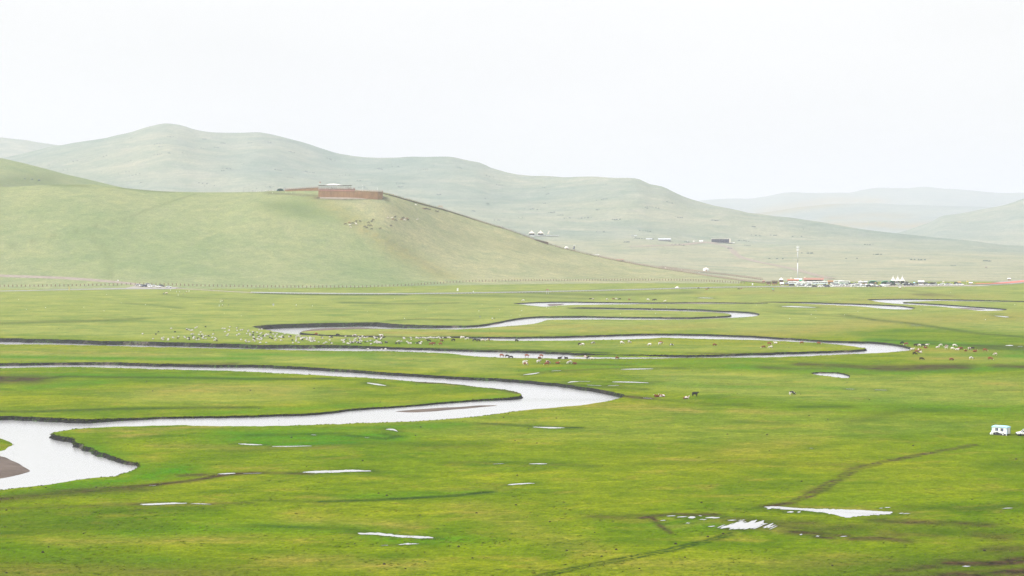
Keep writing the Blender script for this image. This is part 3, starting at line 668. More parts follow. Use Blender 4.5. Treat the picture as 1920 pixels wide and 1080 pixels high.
class MB:
    def __init__(s): s.v = []; s.f = []; s.m = []
    def add(s, vs, fs, mi=0):
        k = len(s.v); s.v += [Vector(v) for v in vs]; s.f += [tuple(i + k for i in f) for f in fs]; s.m += [mi] * len(fs); return s
    def box(s, c, d, rz=0, taper=1.0, mi=0):
        hx, hy, hz_ = d[0]/2, d[1]/2, d[2]/2; R = Matrix.Rotation(rz, 3, 'Z'); vs = []
        for z, t in ((-hz_, 1), (hz_, taper)):
            for x, y in ((-hx, -hy), (hx, -hy), (hx, hy), (-hx, hy)): vs.append(R @ Vector((x*t, y*t, z)) + Vector(c))
        return s.add(vs, [(3,2,1,0), (4,5,6,7), (0,1,5,4), (1,2,6,5), (2,3,7,6), (3,0,4,7)], mi)
    def tube(s, p0, p1, r0, r1=None, n=8, mi=0):
        p0, p1 = Vector(p0), Vector(p1); r1 = r0 if r1 is None else r1; d = (p1 - p0).normalized()
        u = d.orthogonal().normalized(); w_ = d.cross(u); vs = []
        for p, r in ((p0, r0), (p1, r1)):
            for i in range(n):
                a = 2 * math.pi * i / n; vs.append(p + (u * math.cos(a) + w_ * math.sin(a)) * r)
        fs = [(i, (i+1) % n, n+(i+1) % n, n+i) for i in range(n)] + [tuple(range(n))[::-1], tuple(range(n, 2*n))]
        return s.add(vs, fs, mi)
    def lathe(s, prof, n=16, c=(0, 0, 0), mi=0):
        vs = []; fs = []
        for r, z in prof:
            for i in range(n):
                a = 2 * math.pi * i / n; vs.append(Vector((r * math.cos(a), r * math.sin(a), z)) + Vector(c))
        for k in range(len(prof) - 1):
            for i in range(n): fs.append((k*n+i, k*n+(i+1) % n, (k+1)*n+(i+1) % n, (k+1)*n+i))
        return s.add(vs, fs, mi)
    def loft(s, rings, closed=True, caps=True, mi=0):
        n = len(rings[0]); vs = [v for r in rings for v in r]; fs = []
        for k in range(len(rings) - 1):
            for i in range(n if closed else n - 1): fs.append((k*n+i, k*n+(i+1) % n, (k+1)*n+(i+1) % n, (k+1)*n+i))
        if caps: fs += [tuple(range(n))[::-1], tuple(range((len(rings)-1)*n, len(rings)*n))]
        return s.add(vs, fs, mi)
    def build(s, name, mat, parent=None, smooth=False):
        return link_mesh(name, s.v, s.f, mat, parent, smooth, s.m if isinstance(mat, (list, tuple)) else None)
def thing(name, loc, rz, label, cat, group=None, sc=1.0):
    o = bpy.data.objects.new(name, None); COL.objects.link(o); o.location = loc; o.rotation_euler = (0, 0, rz); o.scale = (sc, sc, sc); o.empty_display_size = .5
    return tag(o, label, cat, group)
def copy_tree(src, loc, rz, label=None, group=None, sc=None, remat=None):
    c = src.copy(); COL.objects.link(c); c.location = loc; c.rotation_euler = (0, 0, rz)
    if sc: c.scale = (sc, sc, sc)
    if label: c['label'] = label
    if group: c['group'] = group
    def rec(a, b):
        for ch in kids.get(a.name, []):
            d = ch.copy(); COL.objects.link(d); d.parent = b; d.matrix_parent_inverse = ch.matrix_parent_inverse.copy()
            if remat and d.type == 'MESH' and d.data.name in remat: d.data = remat[d.data.name]
            rec(ch, d)
    rec(src, c); return c
kids = {}
def remember(o):
    kids[o.name] = [c for c in bpy.data.objects if c.parent == o]
    for c in kids[o.name]: remember(c)
def face_cam(p): return -math.atan2(p.x, p.y)

# ---- bodies grown from a skeleton
def skin_mesh(name, J, E, mats, pick=None, sub=1):
    me = bpy.data.meshes.new(name + '_bones'); names = list(J)
    me.from_pydata([J[k][0] for k in names], [], []); me.clear_geometry()
    me.from_pydata([J[k][0] for k in names], [(names.index(a), names.index(b)) for a, b in E], [])
    o = bpy.data.objects.new('tmp', me); COL.objects.link(o)
    md = o.modifiers.new('skin', 'SKIN'); md.use_smooth_shade = True
    if not me.skin_vertices: 
        bpy.context.view_layer.objects.active = o; bpy.ops.mesh.customdata_skin_add()
    for i, k in enumerate(names):
        r = J[k][1]; sv = me.skin_vertices[0].data[i]; sv.radius = (r, r) if not isinstance(r, tuple) else r; sv.use_root = (i == 0)
    if sub: ss = o.modifiers.new('s', 'SUBSURF'); ss.levels = sub; ss.render_levels = sub
    dg = bpy.context.evaluated_depsgraph_get(); dg.update()
    out_ = bpy.data.meshes.new_from_object(o.evaluated_get(dg)); out_.name = name
    bpy.data.objects.remove(o)
    out_.materials.clear()
    for m in mats: out_.materials.append(m)
    for p in out_.polygons:
        p.use_smooth = True; p.material_index = pick(p.center) if pick else 0
    return out_
def quad_legs(J, E, fx, hx, w_, top, r, bent=True):
    for s, sn in ((1, 'l'), (-1, 'r')):
        J['fk'+sn] = ((fx, s*w_, top*.52), r*.75); J['ff'+sn] = ((fx+.02, s*w_, .03), r*.6); J['fs'+sn] = ((fx, s*w_*.8, top), r*1.3)
        J['hs'+sn] = ((hx, s*w_*.8, top), r*1.6); J['hk'+sn] = ((hx-.10, s*w_, top*.55), r*.8); J['hf'+sn] = ((hx-.02, s*w_, .03), r*.6)
        E += [('chest', 'fs'+sn), ('fs'+sn, 'fk'+sn), ('fk'+sn, 'ff'+sn), ('hip', 'hs'+sn), ('hs'+sn, 'hk'+sn), ('hk'+sn, 'hf'+sn)]
def coat(name, c1, c2, t0, t1, sc=1.6):
    m = NT(name); o = m.obj(); oi = m.n('ShaderNodeObjectInfo'); ad = m.n('ShaderNodeVectorMath', operation='ADD')
    mu = m.math('MULTIPLY', oi.outputs['Random'], 40.0); m.l(o, ad.inputs[0]); m.l(mu, ad.inputs[1])
    col = m.mix(m.ramp(m.noise(ad.outputs[0], sc, 2, .5), t0, t1), c1, c2)
    return m.done(col, .9, .1)
RB, DB, WH, BK = (0.20, 0.055, 0.022), (0.022, 0.011, 0.008), (0.66, 0.62, 0.57), (0.012, 0.011, 0.012)
COAT = {'red': coat('red_brown_coat', RB, RB, .4, .6), 'pied': coat('brown_white_coat', RB, WH, .47, .50), 'white': coat('white_brown_coat', WH, RB, .60, .63),
        'black': coat('black_coat', BK, (.02, .018, .018), .4, .6), 'blackpied': coat('black_white_coat', BK, WH, .5, .53), 'dark': coat('dark_brown_coat', DB, DB, .4, .6)}
FLEECE = coat('fleece', (0.50, 0.475, 0.43), (0.34, 0.32, 0.28), .4, .7, 5); FLEECEB = coat('dark_fleece', (0.02, 0.018, 0.017), (0.05, 0.042, 0.036), .4, .7, 5)
def cow_mesh(name, pose):
    if pose == 'lie':
        J = {'mid': ((0, 0, .42), (.40, .42)), 'hip': ((-.62, 0, .40), (.36, .38)), 'chest': ((.58, 0, .44), (.32, .38)), 'neck': ((.92, 0, .74), .19), 'head': ((1.12, 0, .95), .16), 'muz': ((1.36, 0, .86), .09),
             'rump': ((-.92, 0, .32), .22), 'fl': ((.75, .28, .12), .10), 'fl2': ((1.05, .25, .08), .06), 'hl': ((-.55, .38, .14), .12), 'hl2': ((-.25, .48, .08), .06), 'fr': ((.75, -.28, .12), .10), 'fr2': ((1.0, -.3, .08), .06)}
        E = [('mid', 'hip'), ('mid', 'chest'), ('chest', 'neck'), ('neck', 'head'), ('head', 'muz'), ('hip', 'rump'), ('chest', 'fl'), ('fl', 'fl2'), ('hip', 'hl'), ('hl', 'hl2'), ('chest', 'fr'), ('fr', 'fr2')]
    else:
        J = {'mid': ((0, 0, .98), (.36, .42)), 'hip': ((-.68, 0, 1.06), (.30, .36)), 'chest': ((.58, 0, 1.02), (.29, .38)), 'rump': ((-.90, 0, 1.08), .2), 'tail': ((-1.0, 0, .95), .04), 'tail2': ((-1.04, 0, .45), .05)}
        E = [('mid', 'hip'), ('mid', 'chest'), ('hip', 'rump'), ('rump', 'tail'), ('tail', 'tail2')]
        if pose == 'graze': J.update({'neck': ((.98, 0, .86), .2), 'poll': ((1.18, 0, .55), .15), 'head': ((1.27, 0, .36), .14), 'muz': ((1.36, 0, .12), .09), 'el': ((1.14, .24, .58), .05), 'er': ((1.14, -.24, .58), .05)})
        else: J.update({'neck': ((.95, 0, 1.22), .2), 'poll': ((1.14, 0, 1.40), .15), 'head': ((1.27, 0, 1.33), .14), 'muz': ((1.48, 0, 1.17), .09), 'el': ((1.10, .25, 1.42), .05), 'er': ((1.10, -.25, 1.42), .05)})
        E += [('chest', 'neck'), ('neck', 'poll'), ('poll', 'head'), ('head', 'muz'), ('poll', 'el'), ('poll', 'er')]
        quad_legs(J, E, .60, -.70, .20, .68, .105)
    return skin_mesh(name, J, E, [COAT['red'], pm_face], lambda c: 1 if (c.x > 1.2) else 0)
pm_face = pm('white_face', (0.72, 0.67, 0.6), .9, .1)
COWM = {}
for pose in ('graze', 'stand', 'lie'):
    base = cow_mesh('cow_' + pose, pose)
    for c in COAT:
        mm = base.copy(); mm.materials[0] = COAT[c]; mm.materials[1] = pm_face if c in ('red', 'pied', 'white') else COAT[c]; COWM[pose, c] = mm
def sheep_mesh(name, mat, fmat, graze):
    J = {'mid': ((0, 0, .52), (.27, .29)), 'hip': ((-.34, 0, .54), (.23, .26)), 'chest': ((.32, 0, .54), (.22, .25)), 'rump': ((-.5, 0, .5), .13)}
    E = [('mid', 'hip'), ('mid', 'chest'), ('hip', 'rump')]
    if graze: J.update({'neck': ((.52, 0, .42), .13), 'head': ((.62, 0, .24), .09), 'muz': ((.68, 0, .10), .055)})
    else: J.update({'neck': ((.50, 0, .70), .12), 'head': ((.60, 0, .82), .09), 'muz': ((.74, 0, .76), .055)})
    E += [('chest', 'neck'), ('neck', 'head'), ('head', 'muz')]; quad_legs(J, E, .32, -.34, .13, .30, .055)
    return skin_mesh(name, J, E, [mat, fmat], lambda c: 1 if (c.x > .57 or c.z < .26) else 0, sub=0)
SHM = {('w', 1): sheep_mesh('sheep_grazing', FLEECE, FLEECE, True), ('w', 0): sheep_mesh('sheep_standing', FLEECE, FLEECEB, False), ('b', 1): sheep_mesh('dark_sheep_grazing', FLEECEB, FLEECEB, True)}
def horse_mesh(name, graze):
    J = {'mid': ((0, 0, 1.10), (.29, .32)), 'hip': ((-.62, 0, 1.18), (.27, .30)), 'chest': ((.55, 0, 1.14), (.26, .32)), 'rump': ((-.86, 0, 1.15), .18), 'tail': ((-1.0, 0, .98), .06), 'tail2': ((-1.05, 0, .45), .08)}
    E = [('mid', 'hip'), ('mid', 'chest'), ('hip', 'rump'), ('rump', 'tail'), ('tail', 'tail2')]
    if graze: J.update({'neck': ((.90, 0, 1.0), .18), 'poll': ((1.20, 0, .58), .12), 'head': ((1.30, 0, .38), .12), 'muz': ((1.38, 0, .10), .07)})
    else: J.update({'neck': ((.86, 0, 1.42), .18), 'poll': ((1.08, 0, 1.72), .12), 'head': ((1.20, 0, 1.66), .12), 'muz': ((1.45, 0, 1.40), .07)})
    E += [('chest', 'neck'), ('neck', 'poll'), ('poll', 'head'), ('head', 'muz')]; quad_legs(J, E, .56, -.66, .17, .78, .085)
    return skin_mesh(name, J, E, [COAT['dark']])
HOM = {}
for g in (0, 1):
    b_ = horse_mesh('horse_grazing' if g else 'horse_standing', g)
    for c in COAT: mm = b_.copy(); mm.materials[0] = COAT[c]; HOM[g, c] = mm
SKIN = pm('skin', (0.50, 0.30, 0.21), .7, .2); HAIR = pm('dark_hair', (0.015, 0.012, 0.01), .6, .2)
def person_mesh(name, top, low, skirt=False, arm=0.0):
    J = {'pel': ((0, 0, .95), (.13, .17)), 'wai': ((0, 0, 1.10), (.11, .15)), 'che': ((0, 0, 1.34), (.12, .19)), 'nek': ((0, 0, 1.50), .055), 'hed': ((.02, 0, 1.60), (.095, .08)), 'top': ((.01, 0, 1.68), .07)}
    E = [('pel', 'wai'), ('wai', 'che'), ('che', 'nek'), ('nek', 'hed'), ('hed', 'top')]
    for s, n in ((1, 'l'), (-1, 'r')):
        J['sh'+n] = ((0, s*.19, 1.42), .06); J['el'+n] = ((-.02+arm*.1, s*.25, 1.14), .045); J['wr'+n] = ((.06+arm*.25, s*.25, .92+arm*.2), .035); J['ha'+n] = ((.08+arm*.3, s*.24, .84+arm*.2), .04)
        st = .10 * s
        J['hp'+n] = ((0, s*.09, .88), .095); J['kn'+n] = ((.03+st*.4, s*.1, .5), .07 if not skirt else .11); J['an'+n] = ((st, s*.1, .08), .045 if not skirt else .10); J['to'+n] = ((.13+st, s*.11, .03), .04)
        E += [('che', 'sh'+n), ('sh'+n, 'el'+n), ('el'+n, 'wr'+n), ('wr'+n, 'ha'+n), ('pel', 'hp'+n), ('hp'+n, 'kn'+n), ('kn'+n, 'an'+n), ('an'+n, 'to'+n)]
    def pick(c):
        if c.z > 1.62 or (c.z > 1.53 and c.x < -.02): return 3
        if c.z > 1.48 or (abs(c.y) > .2 and c.z < .95): return 2
        return 1 if c.z < .93 else 0
    return skin_mesh(name, J, E, [top, low, SKIN, HAIR], pick, sub=1)
PEO = {'white shirt and dark trousers': person_mesh('person_white', M['white'], M['navy']), 'dark clothes': person_mesh('person_dark', M['black'], M['grey'], arm=.6), 'red top and dark trousers': person_mesh('person_red', M['redpaint'], M['grey']),
       'white top and red skirt': person_mesh('person_skirt', M['white'], M['redpaint'], True), 'pale blue top and white trousers': person_mesh('person_blue', M['skyblue'], M['white'], arm=.4), 'teal jacket': person_mesh('person_teal', M['teal'], M['grey']),
       'all white clothes': person_mesh('person_allwhite', M['white'], M['white'])}
PK = list(PEO)
def one(name, mesh, p, rz, label, cat, group=None, sc=1.0):
    o = bpy.data.objects.new(name, mesh); COL.objects.link(o); o.location = p; o.rotation_euler = (0, 0, rz); o.scale = (sc, sc, sc)
    return tag(o, label, cat, group)
def person(p, kind, where, group=None, rz=None):
    return one('person', PEO[kind], p, random.uniform(0, 6.28) if rz is None else rz, 'person in %s %s' % (kind, where), 'person', group or 'people ' + where, random.uniform(.95, 1.05))
print('bodies', time.time() - T0)

# ------------------------------------------------------------------ roads and tracks draped over the land
def drape(px, width, name, mat, lift=0.12, step=6.0, kind='structure'):
    P = []
    for i in range(len(px) - 1):
        (x0, y0), (x1, y1) = px[i], px[i+1]; n = max(1, int(math.hypot(x1-x0, y1-y0) / step))
        for k in range(n): t = k / n; P.append(hit(x0+(x1-x0)*t, y0+(y1-y0)*t))
    P.append(hit(*px[-1]))
    vs = []; fs = []; m = 5
    for i, p in enumerate(P):
        d = (P[min(i+1, len(P)-1)] - P[max(i-1, 0)]); d.z = 0
        d = d.normalized() if d.length > 1e-6 else Vector((1, 0, 0)); nn = Vector((-d.y, d.x, 0))
        for j in range(m):
            q = p + nn * (j/(m-1) - .5) * width; vs.append((q.x, q.y, drop(q.x, q.y) + lift - (0.25 if j in (0, m-1) else 0)))
    for i in range(len(P)-1):
        for j in range(m-1): fs.append((i*m+j, i*m+j+1, (i+1)*m+j+1, (i+1)*m+j))
    o = link_mesh(name, vs, fs, mat, smooth=True)
    bm = bmesh.new(); bm.from_mesh(o.data); bmesh.ops.recalc_face_normals(bm, faces=bm.faces)
    if sum(f.normal.z for f in bm.faces) < 0: bmesh.ops.reverse_faces(bm, faces=bm.faces)
    bm.to_mesh(o.data); bm.free()
    return tag(o, kind=kind), P
drape([(-60,547),(0,546),(120,543.6),(250,541.4),(330,541.2)], 16, 'road', M['road'], .35)
drape([(330,541.2),(390,544),(440,547),(480,549)], 9, 'dirt_track', M['dirt'], .2)
_, ROADP = drape([(478,549),(560,550.5),(640,551.3),(760,551.6),(860,550.3),(960,548.7),(1060,546.6),(1160,544.2),(1260,541.5),(1340,539.3),(1430,538.2),(1500,537.5)], 12, 'road', M['road'], .5)
drape([(-60,514.5),(0,517),(60,519),(120,521.3),(180,525.5),(250,532),(268,536)], 9, 'dirt_track', M['dirt'], .3)
drape([(244,538.3),(290,539.4),(330,540.6)], 26, 'car_park', M['gravel'], .25)
drape([(1500,537.6),(1560,537),(1640,536.6),(1720,536),(1800,535.4),(1840,535)], 48, 'car_park', M['gravel'], .22)
drape([(1335,456.5),(1352,459.5),(1366,463.5),(1374,470),(1380,477),(1390,483),(1420,491),(1452,497),(1490,505),(1530,516),(1560,523)], 11, 'dirt_track', M['dirt'], .5)
drape([(1180,463),(1230,460.8),(1280,459),(1305,456),(1325,454.5)], 14, 'dirt_track', M['dirt'], .6)
drape([(1320,454.5),(1345,455.5)], 30, 'dirt_track', M['dirt'], .5)
drape([(1826,533),(1860,532.6),(1885,531.4),(1905,529.6),(1925,527.6),(1960,524.5),(2040,519)], 16, 'red_walkway', M['red_road'], .9)
drape([(1826,535),(1860,534.4),(1890,532.8),(1920,530.2),(1960,527),(2040,521.5)], 9, 'road', M['road'], .5)
drape([(1870,530.5),(1895,528),(1925,525.6),(1980,521)], 14, 'road', M['road'], .5)
# the strip of trampled earth at the foot of the lookout
drape([(600,370.6),(640,371.4),(680,371.4),(716,369.4)], 7, 'dirt_track', M['dirt'], .25)

# ------------------------------------------------------------------ puddles standing in the grass
def puddle(top, bot, rag=1.0):
    T_ = dense(top + bot[::-1], 1.6); c = T_.mean(0); vs = []
    cp = gp(c[0], c[1]); vs.append((cp.x, cp.y, gh(cp.x, cp.y) + .05)); n = len(T_)
    for q in T_:
        p = gp(q[0], q[1]); e = mnoise.noise(Vector((p.x * 1.3, p.y * .35, 4))) + .7 * mnoise.noise(Vector((p.x * 3.7, p.y * .9, 8)))
        d = Vector((cp.x - p.x, cp.y - p.y, 0)); p = p + Vector((d.x * .05 * e, 0, 0)) + Vector((e * .35 * rag, e * 2.2 * rag * min(1, abs(q[1] - c[1]) / 2 + .25), 0))
        vs.append((p.x, p.y, gh(p.x, p.y) + .05))
    fs = [(0, 1 + i, 1 + (i + 1) % n) for i in range(n)]
    o = link_mesh('puddle', vs, fs, M['water'])
    bm = bmesh.new(); bm.from_mesh(o.data)
    for f in bm.faces:
        if f.normal.z < 0: f.normal_flip()
    bm.to_mesh(o.data); bm.free(); return tag(o, kind='structure')
WET = []
def streak(px, hw, rag=.6):
    WET.append((3, list(px), max(1.0, hw * 2.0), .55))
    puddle([(x, y - hw * (.25 if i in (0, len(px)-1) else 1)) for i, (x, y) in enumerate(px)], [(x, y + hw * (.25 if i in (0, len(px)-1) else 1)) for i, (x, y) in enumerate(px)], rag)
puddle([(1432,951.5),(1450,950.5),(1470,952.5),(1520,954),(1580,956),(1640,958.5),(1678,961.5)], [(1440,953),(1470,955.5),(1500,957.2),(1540,962),(1566,966.5),(1585,970.5),(1605,969),(1650,965.5),(1676,963.5)], .5)
rp = random.Random(9)
for k in range(30):
    u = k / 29; cx = 1352 + 98 * u; cy = 988 - 2.5 * math.sin(u * 3.1) + rp.uniform(-2.5, 2.5); ln = (16 if .25 < u < .75 else 8) * rp.uniform(.7, 1.25); sl = .42
    hh = (2.3 if .25 < u < .72 else .9) * rp.uniform(.7, 1.2)
    if .78 < u < .84: continue
    streak([(cx - ln, cy + ln * sl), (cx - ln * .4, cy + ln * sl * .45), (cx + ln * .4, cy - ln * sl * .4), (cx + ln, cy - ln * sl)], hh, .15)
for (x, y, w_, h_) in [(1258,968.6,13,1.2),(1279,970.6,14,1.2),(1297,971.6,10,3),(1313,968.6,5,.9),(1336,972,20,1.8),(1318,975.5,10,.9),(1372,976.6,13,1.2),(1391,976.6,9,1.2),(1243,977,8,.8),(1290,982,6,.9),(1482,961,9,2),(1498,961,5,1.8),(1442,954.5,6,1.8),
                       (1440,989,14,1.8),(1430,983,14,1.2),(1366,988,18,1.5),(1334,988,10,1),(1700,964,10,.8),(1664,952,8,1),(1652,953,6,.7),(1889,953,14,.8),(1502,1003,4,1.5),(1533,1006,5,1.2),(1582,1006.5,9,1),(1812,1061.5,11,1.4),(1690,963,6,1)]:
    streak([(x-w_*.7, y+.5), (x-w_*.2, y+rp.uniform(-.4, .4)), (x+w_*.25, y+rp.uniform(-.4, .4)), (x+w_*.7, y-.3)], h_*.6, .2)
for px, hw in [([(672,1000),(710,1002),(750,1006),(790,1007.5),(812,1008)], 1.9), ([(746,1021.5),(765,1020),(786,1019.5)], 1.1), ([(716,1022.5),(728,1022.5)], .7), ([(263,946),(285,946),(320,944.5),(350,944)], 1.5), ([(358,945),(378,945),(396,946)], .6),
               ([(570,885.5),(590,885),(630,884),(660,882.5),(696,883)], 1.9), ([(447,832),(465,833.5),(492,834)], 1.2), ([(510,837),(540,837),(584,836)], .8), ([(1000,801),(1030,802),(1058,802)], 1.2), ([(992,870),(1010,870),(1026,870)], .9), ([(925,870.5),(945,869.5)], .7),
               ([(952,909),(962,908),(980,907),(1003,906)], 1.0), ([(688,718),(705,720.5),(724,723.5)], 1.3), ([(982,703),(1000,701),(1012,699)], .9), ([(1034,696),(1052,695)], .8), ([(1165,692.5),(1195,692),(1225,691.5)], .8), ([(1064,718),(1072,716),(1086,715.5)], .9),
               ([(1086,715),(1106,715.5)], .8), ([(1148,716),(1180,716.5),(1216,718)], .9), ([(1100,722),(1128,723.5)], .7), ([(1140,723),(1160,722.6)], .8), ([(1466,574.5),(1490,575),(1530,576.6)], .9), ([(1866,592),(1884,594),(1892,594.5)], .8), ([(1308,558.6),(1322,558.6),(1338,559.3)], .5),
               ([(724,805),(738,806),(746,809)], 1.3), ([(584,815),(592,815.5)], 1.0), ([(684,820),(692,820.4)], .7), ([(408,889.5),(424,888.5),(442,888)], 1.0), ([(455,888.5),(490,887.5)], .6), ([(1206,746.5),(1222,747.2)], .7), ([(1586,729),(1602,729.6)], .7), ([(1640,730.5),(1662,731.5)], .7),
               ([(1885,648),(1894,647.6),(1900,648.4)], .9), ([(1908,649.6),(1918,649.4)], .8), ([(1708,609.5),(1728,610.5)], .4), ([(280,910.8),(292,911)], .7), ([(560,700),(573,701)], .3), ([(1518,840.5),(1524,840.6)], .6)]:
    streak(px, hw, .3)

WET.append((3, [(1432,952),(1500,956),(1580,963),(1680,962)], 6, .5)); WET.append((1, [(1380,990),(1440,988)], 4, .4))
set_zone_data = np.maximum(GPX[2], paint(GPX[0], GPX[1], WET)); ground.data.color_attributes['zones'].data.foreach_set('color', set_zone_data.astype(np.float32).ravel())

# ------------------------------------------------------------------ caravan in the meadow
def caravan():
    p = hit(1877, 815.5); rz = face_cam(p) - math.radians(25)
    t = thing('caravan', p, rz, 'white living caravan with pale blue roof and black tarpaulin, parked alone in the meadow', 'caravan')
    L_, W_, z0, z1 = 4.3, 2.0, .42, 2.15
    b = MB(); b.box((0, 0, (z0+z1)/2), (L_, W_, z1-z0))
    for i in range(11):                                    # pressed ribs of the wall sheets
        for sy in (-1, 1): b.box((-L_/2+.2+i*.39, sy*(W_/2+.008), (z0+z1)/2), (.05, .03, z1-z0-.1))
    for i in range(5):
        for sx in (-1, 1): b.box((sx*(L_/2+.008), -W_/2+.2+i*.4, (z0+z1)/2), (.03, .05, z1-z0-.1))
    b.build('body', M['white'], t)
    r = MB(); e = .17
    r.loft([[(-L_/2-e, -W_/2-e, z1), (L_/2+e, -W_/2-e, z1), (L_/2+e, W_/2+e, z1), (-L_/2-e, W_/2+e, z1)], [(-L_/2-e, -W_/2-e, z1+.10), (L_/2+e, -W_/2-e, z1+.10), (L_/2+e, W_/2+e, z1+.10), (-L_/2-e, W_/2+e, z1+.10)],
            [(-L_/2+.35, -.3, z1+.42), (L_/2-.35, -.3, z1+.42), (L_/2-.35, .3, z1+.42), (-L_/2+.35, .3, z1+.42)]])
    ro = r.build('roof', M['skyblue'], t)
    MB().box((-.7, -.45, z1+.37), (.7, .3, .05)).build('roof_vent', M['white'], ro)
    for sx in (-1, 1):
        for sy in (-1, 1): MB().box((sx*L_/2, sy*W_/2, (z0+z1)/2), (.11, .11, z1-z0-.01)).build('corner_post', M['blue'] if sx > 0 else M['skyblue'], t)
    for x in (-.78, .72):
        f = MB()
        for dx in (-.42, 0, .42): f.box((x+dx, -W_/2-.03, 1.52), (.05, .05, .80))
        for dz in (-.41, .41): f.box((x, -W_/2-.03, 1.52+dz), (.90, .05, .05))
        fo = f.build('window', M['white'], t)
        MB().box((x-.21, -W_/2-.022, 1.52), (.37, .03, .77)).build('pane', M['glass'], fo); MB().box((x+.21, -W_/2-.022, 1.52), (.37, .03, .77)).build('curtain', M['curtain'], fo)
    MB().box((0, 0, z0-.07), (L_-.1, W_-.5, .13)).build('chassis', M['black'], t)
    for x in (-1.0, 1.1):
        for sy in (-1, 1):
            w_ = MB().tube((x, sy*.95-.1*sy, .30), (x, sy*.95+.1*sy, .30), .30, n=18).build('wheel', M['black'], t); MB().tube((x, sy*.96, .30), (x, sy*1.07, .30), .14, n=12).build('hub', M['steel'], w_)
    k = MB(); topz = [(-1.75, .62), (-1.35, .70), (-1.05, .72), (-.85, .82), (-.62, .86), (-.4, .74), (0, .58), (.5, .50), (1.0, .44), (1.7, .42)]
    k.loft([[(x, -W_/2-.06-.12*(1-(i % 2)*.4), 0.02), (x, -W_/2-.05, z*.55), (x, -W_/2-.035, z), (x, -W_/2-.01, z), (x, -W_/2-.03, 0.02)] for i, (x, z) in enumerate(topz)])
    k.build('tarpaulin', M['tarp'], t)
    for x in (.95, 2.0): MB().box((x, -W_/2-.05, .2), (.16, .14, .40)).build('support_leg', M['white'], t)
    MB().box((-1.95, -W_/2+.02, .24), (.16, .16, .46)).build('support_leg', M['white'], t)
    h = MB().tube((-2.1, -.5, .42), (-3.0, 0, .40), .05).tube((-2.1, .5, .42), (-3.0, 0, .40), .05).tube((-2.95, 0, .40), (-2.95, 0, .02), .05).build('drawbar', M['steel'], t)
    MB().lathe([(.0, .42), (.17, .42), (.19, .5), (.19, .95), (.12, 1.08), (.06, 1.12), (0, 1.12)], 14, (-2.5, -.35, 0)).build('gas_bottle', M['white'], t)
    MB().lathe([(.0, .1), (.26, .1), (.28, .2), (.28, .50), (.18, .62), (0, .64)], 14, (-2.65, -.55, -.1)).build('water_tank', M['white'], t)
    MB().box((L_/2+.03, .1, 1.2), (.04, .75, 1.5)).build('door', M['white'], t)
caravan()

# ------------------------------------------------------------------ vehicles
def car_parts(t, paint, kind='sedan', tag_='car'):
    prof = {'sedan': [(-2.25,.32),(-2.30,.55),(-2.22,.88),(-1.55,.95),(1.05,.92),(2.05,.76),(2.25,.60),(2.25,.32)], 'suv': [(-2.20,.38),(-2.26,.6),(-2.22,1.05),(-1.9,1.08),(1.0,1.05),(2.0,.92),(2.22,.72),(2.22,.38)], 'van': [(-2.4,.35),(-2.44,.6),(-2.42,1.15),(-2.2,1.18),(1.7,1.12),(2.15,.92),(2.35,.7),(2.35,.35)]}[kind]
    cab = {'sedan': ([(-1.75,.93),(.95,.92)], [(-1.05,1.42),(.25,1.42)]), 'suv': ([(-2.1,1.06),(1.0,1.04)], [(-1.85,1.72),(.2,1.72)]), 'van': ([(-2.35,1.16),(1.75,1.1)], [(-2.2,1.95),(.9,1.95)])}[kind]
    b = MB(); b.loft([[(x*.985, y, z if z > .5 else z+.06) for x, z in prof] if abs(y) > .85 else [(x, y, z) for x, z in prof] for y in (-.90, -.80, .80, .90)])
    (l0, l1), (u0, u1) = cab
    b.loft([[(u0[0]-.05, -.66, u0[1]), (u1[0]+.05, -.66, u1[1]), (u1[0]+.05, .66, u1[1]), (u0[0]-.05, .66, u0[1])], [(u0[0]+.15, -.55, u0[1]+.06), (u1[0]-.15, -.55, u1[1]+.06), (u1[0]-.15, .55, u1[1]+.06), (u0[0]+.15, .55, u0[1]+.06)]])
    for sx, (lo_, up_) in enumerate(((l0, u0), (l1, u1))):
        for sy in (-1, 1): b.tube((lo_[0], sy*.80, lo_[1]-.02), (up_[0], sy*.66, up_[1]+.01), .05, n=5)
    b.build('body', paint, t)
    g = MB(); g.loft([[(l0[0]+.02, -.80, l0[1]-.03), (l1[0]-.02, -.80, l1[1]-.03), (l1[0]-.02, .80, l1[1]-.03), (l0[0]+.02, .80, l0[1]-.03)], [(u0[0], -.65, u0[1]), (u1[0], -.65, u1[1]), (u1[0], .65, u1[1]), (u0[0], .65, u0[1])]])
    g.build('window', M['glass'], t)
    for x in (-1.38, 1.38):
        for sy in (-1, 1): MB().tube((x, sy*.72, .32), (x, sy*.92, .32), .32, n=12).build('wheel', M['black'], t)
    for sy in (-1, 1): MB().box((prof[-2][0]-.03, sy*.62, prof[-2][1]+.03), (.12, .3, .14)).build('headlight', M['steel'], t)
CARS = {}
for kind in ('sedan', 'suv', 'van'):
    t = thing('car', (0, 0, -500), 0, 'white car', 'car'); car_parts(t, M['white'], kind); remember(t); CARS[kind] = t
VARI = {}
for kind, t in CARS.items():
    body = kids[t.name][0].data
    for c in ('white', 'silver', 'grey', 'navy', 'black', 'redpaint'):
        mm = body.copy(); mm.materials[0] = M[c]; VARI[kind, c] = {body.name: mm}
CNAME = {'white': 'white', 'silver': 'silver', 'grey': 'grey', 'navy': 'dark blue', 'black': 'black', 'redpaint': 'red'}; KNAME = {'sedan': 'car', 'suv': 'off-road car', 'van': 'minivan'}
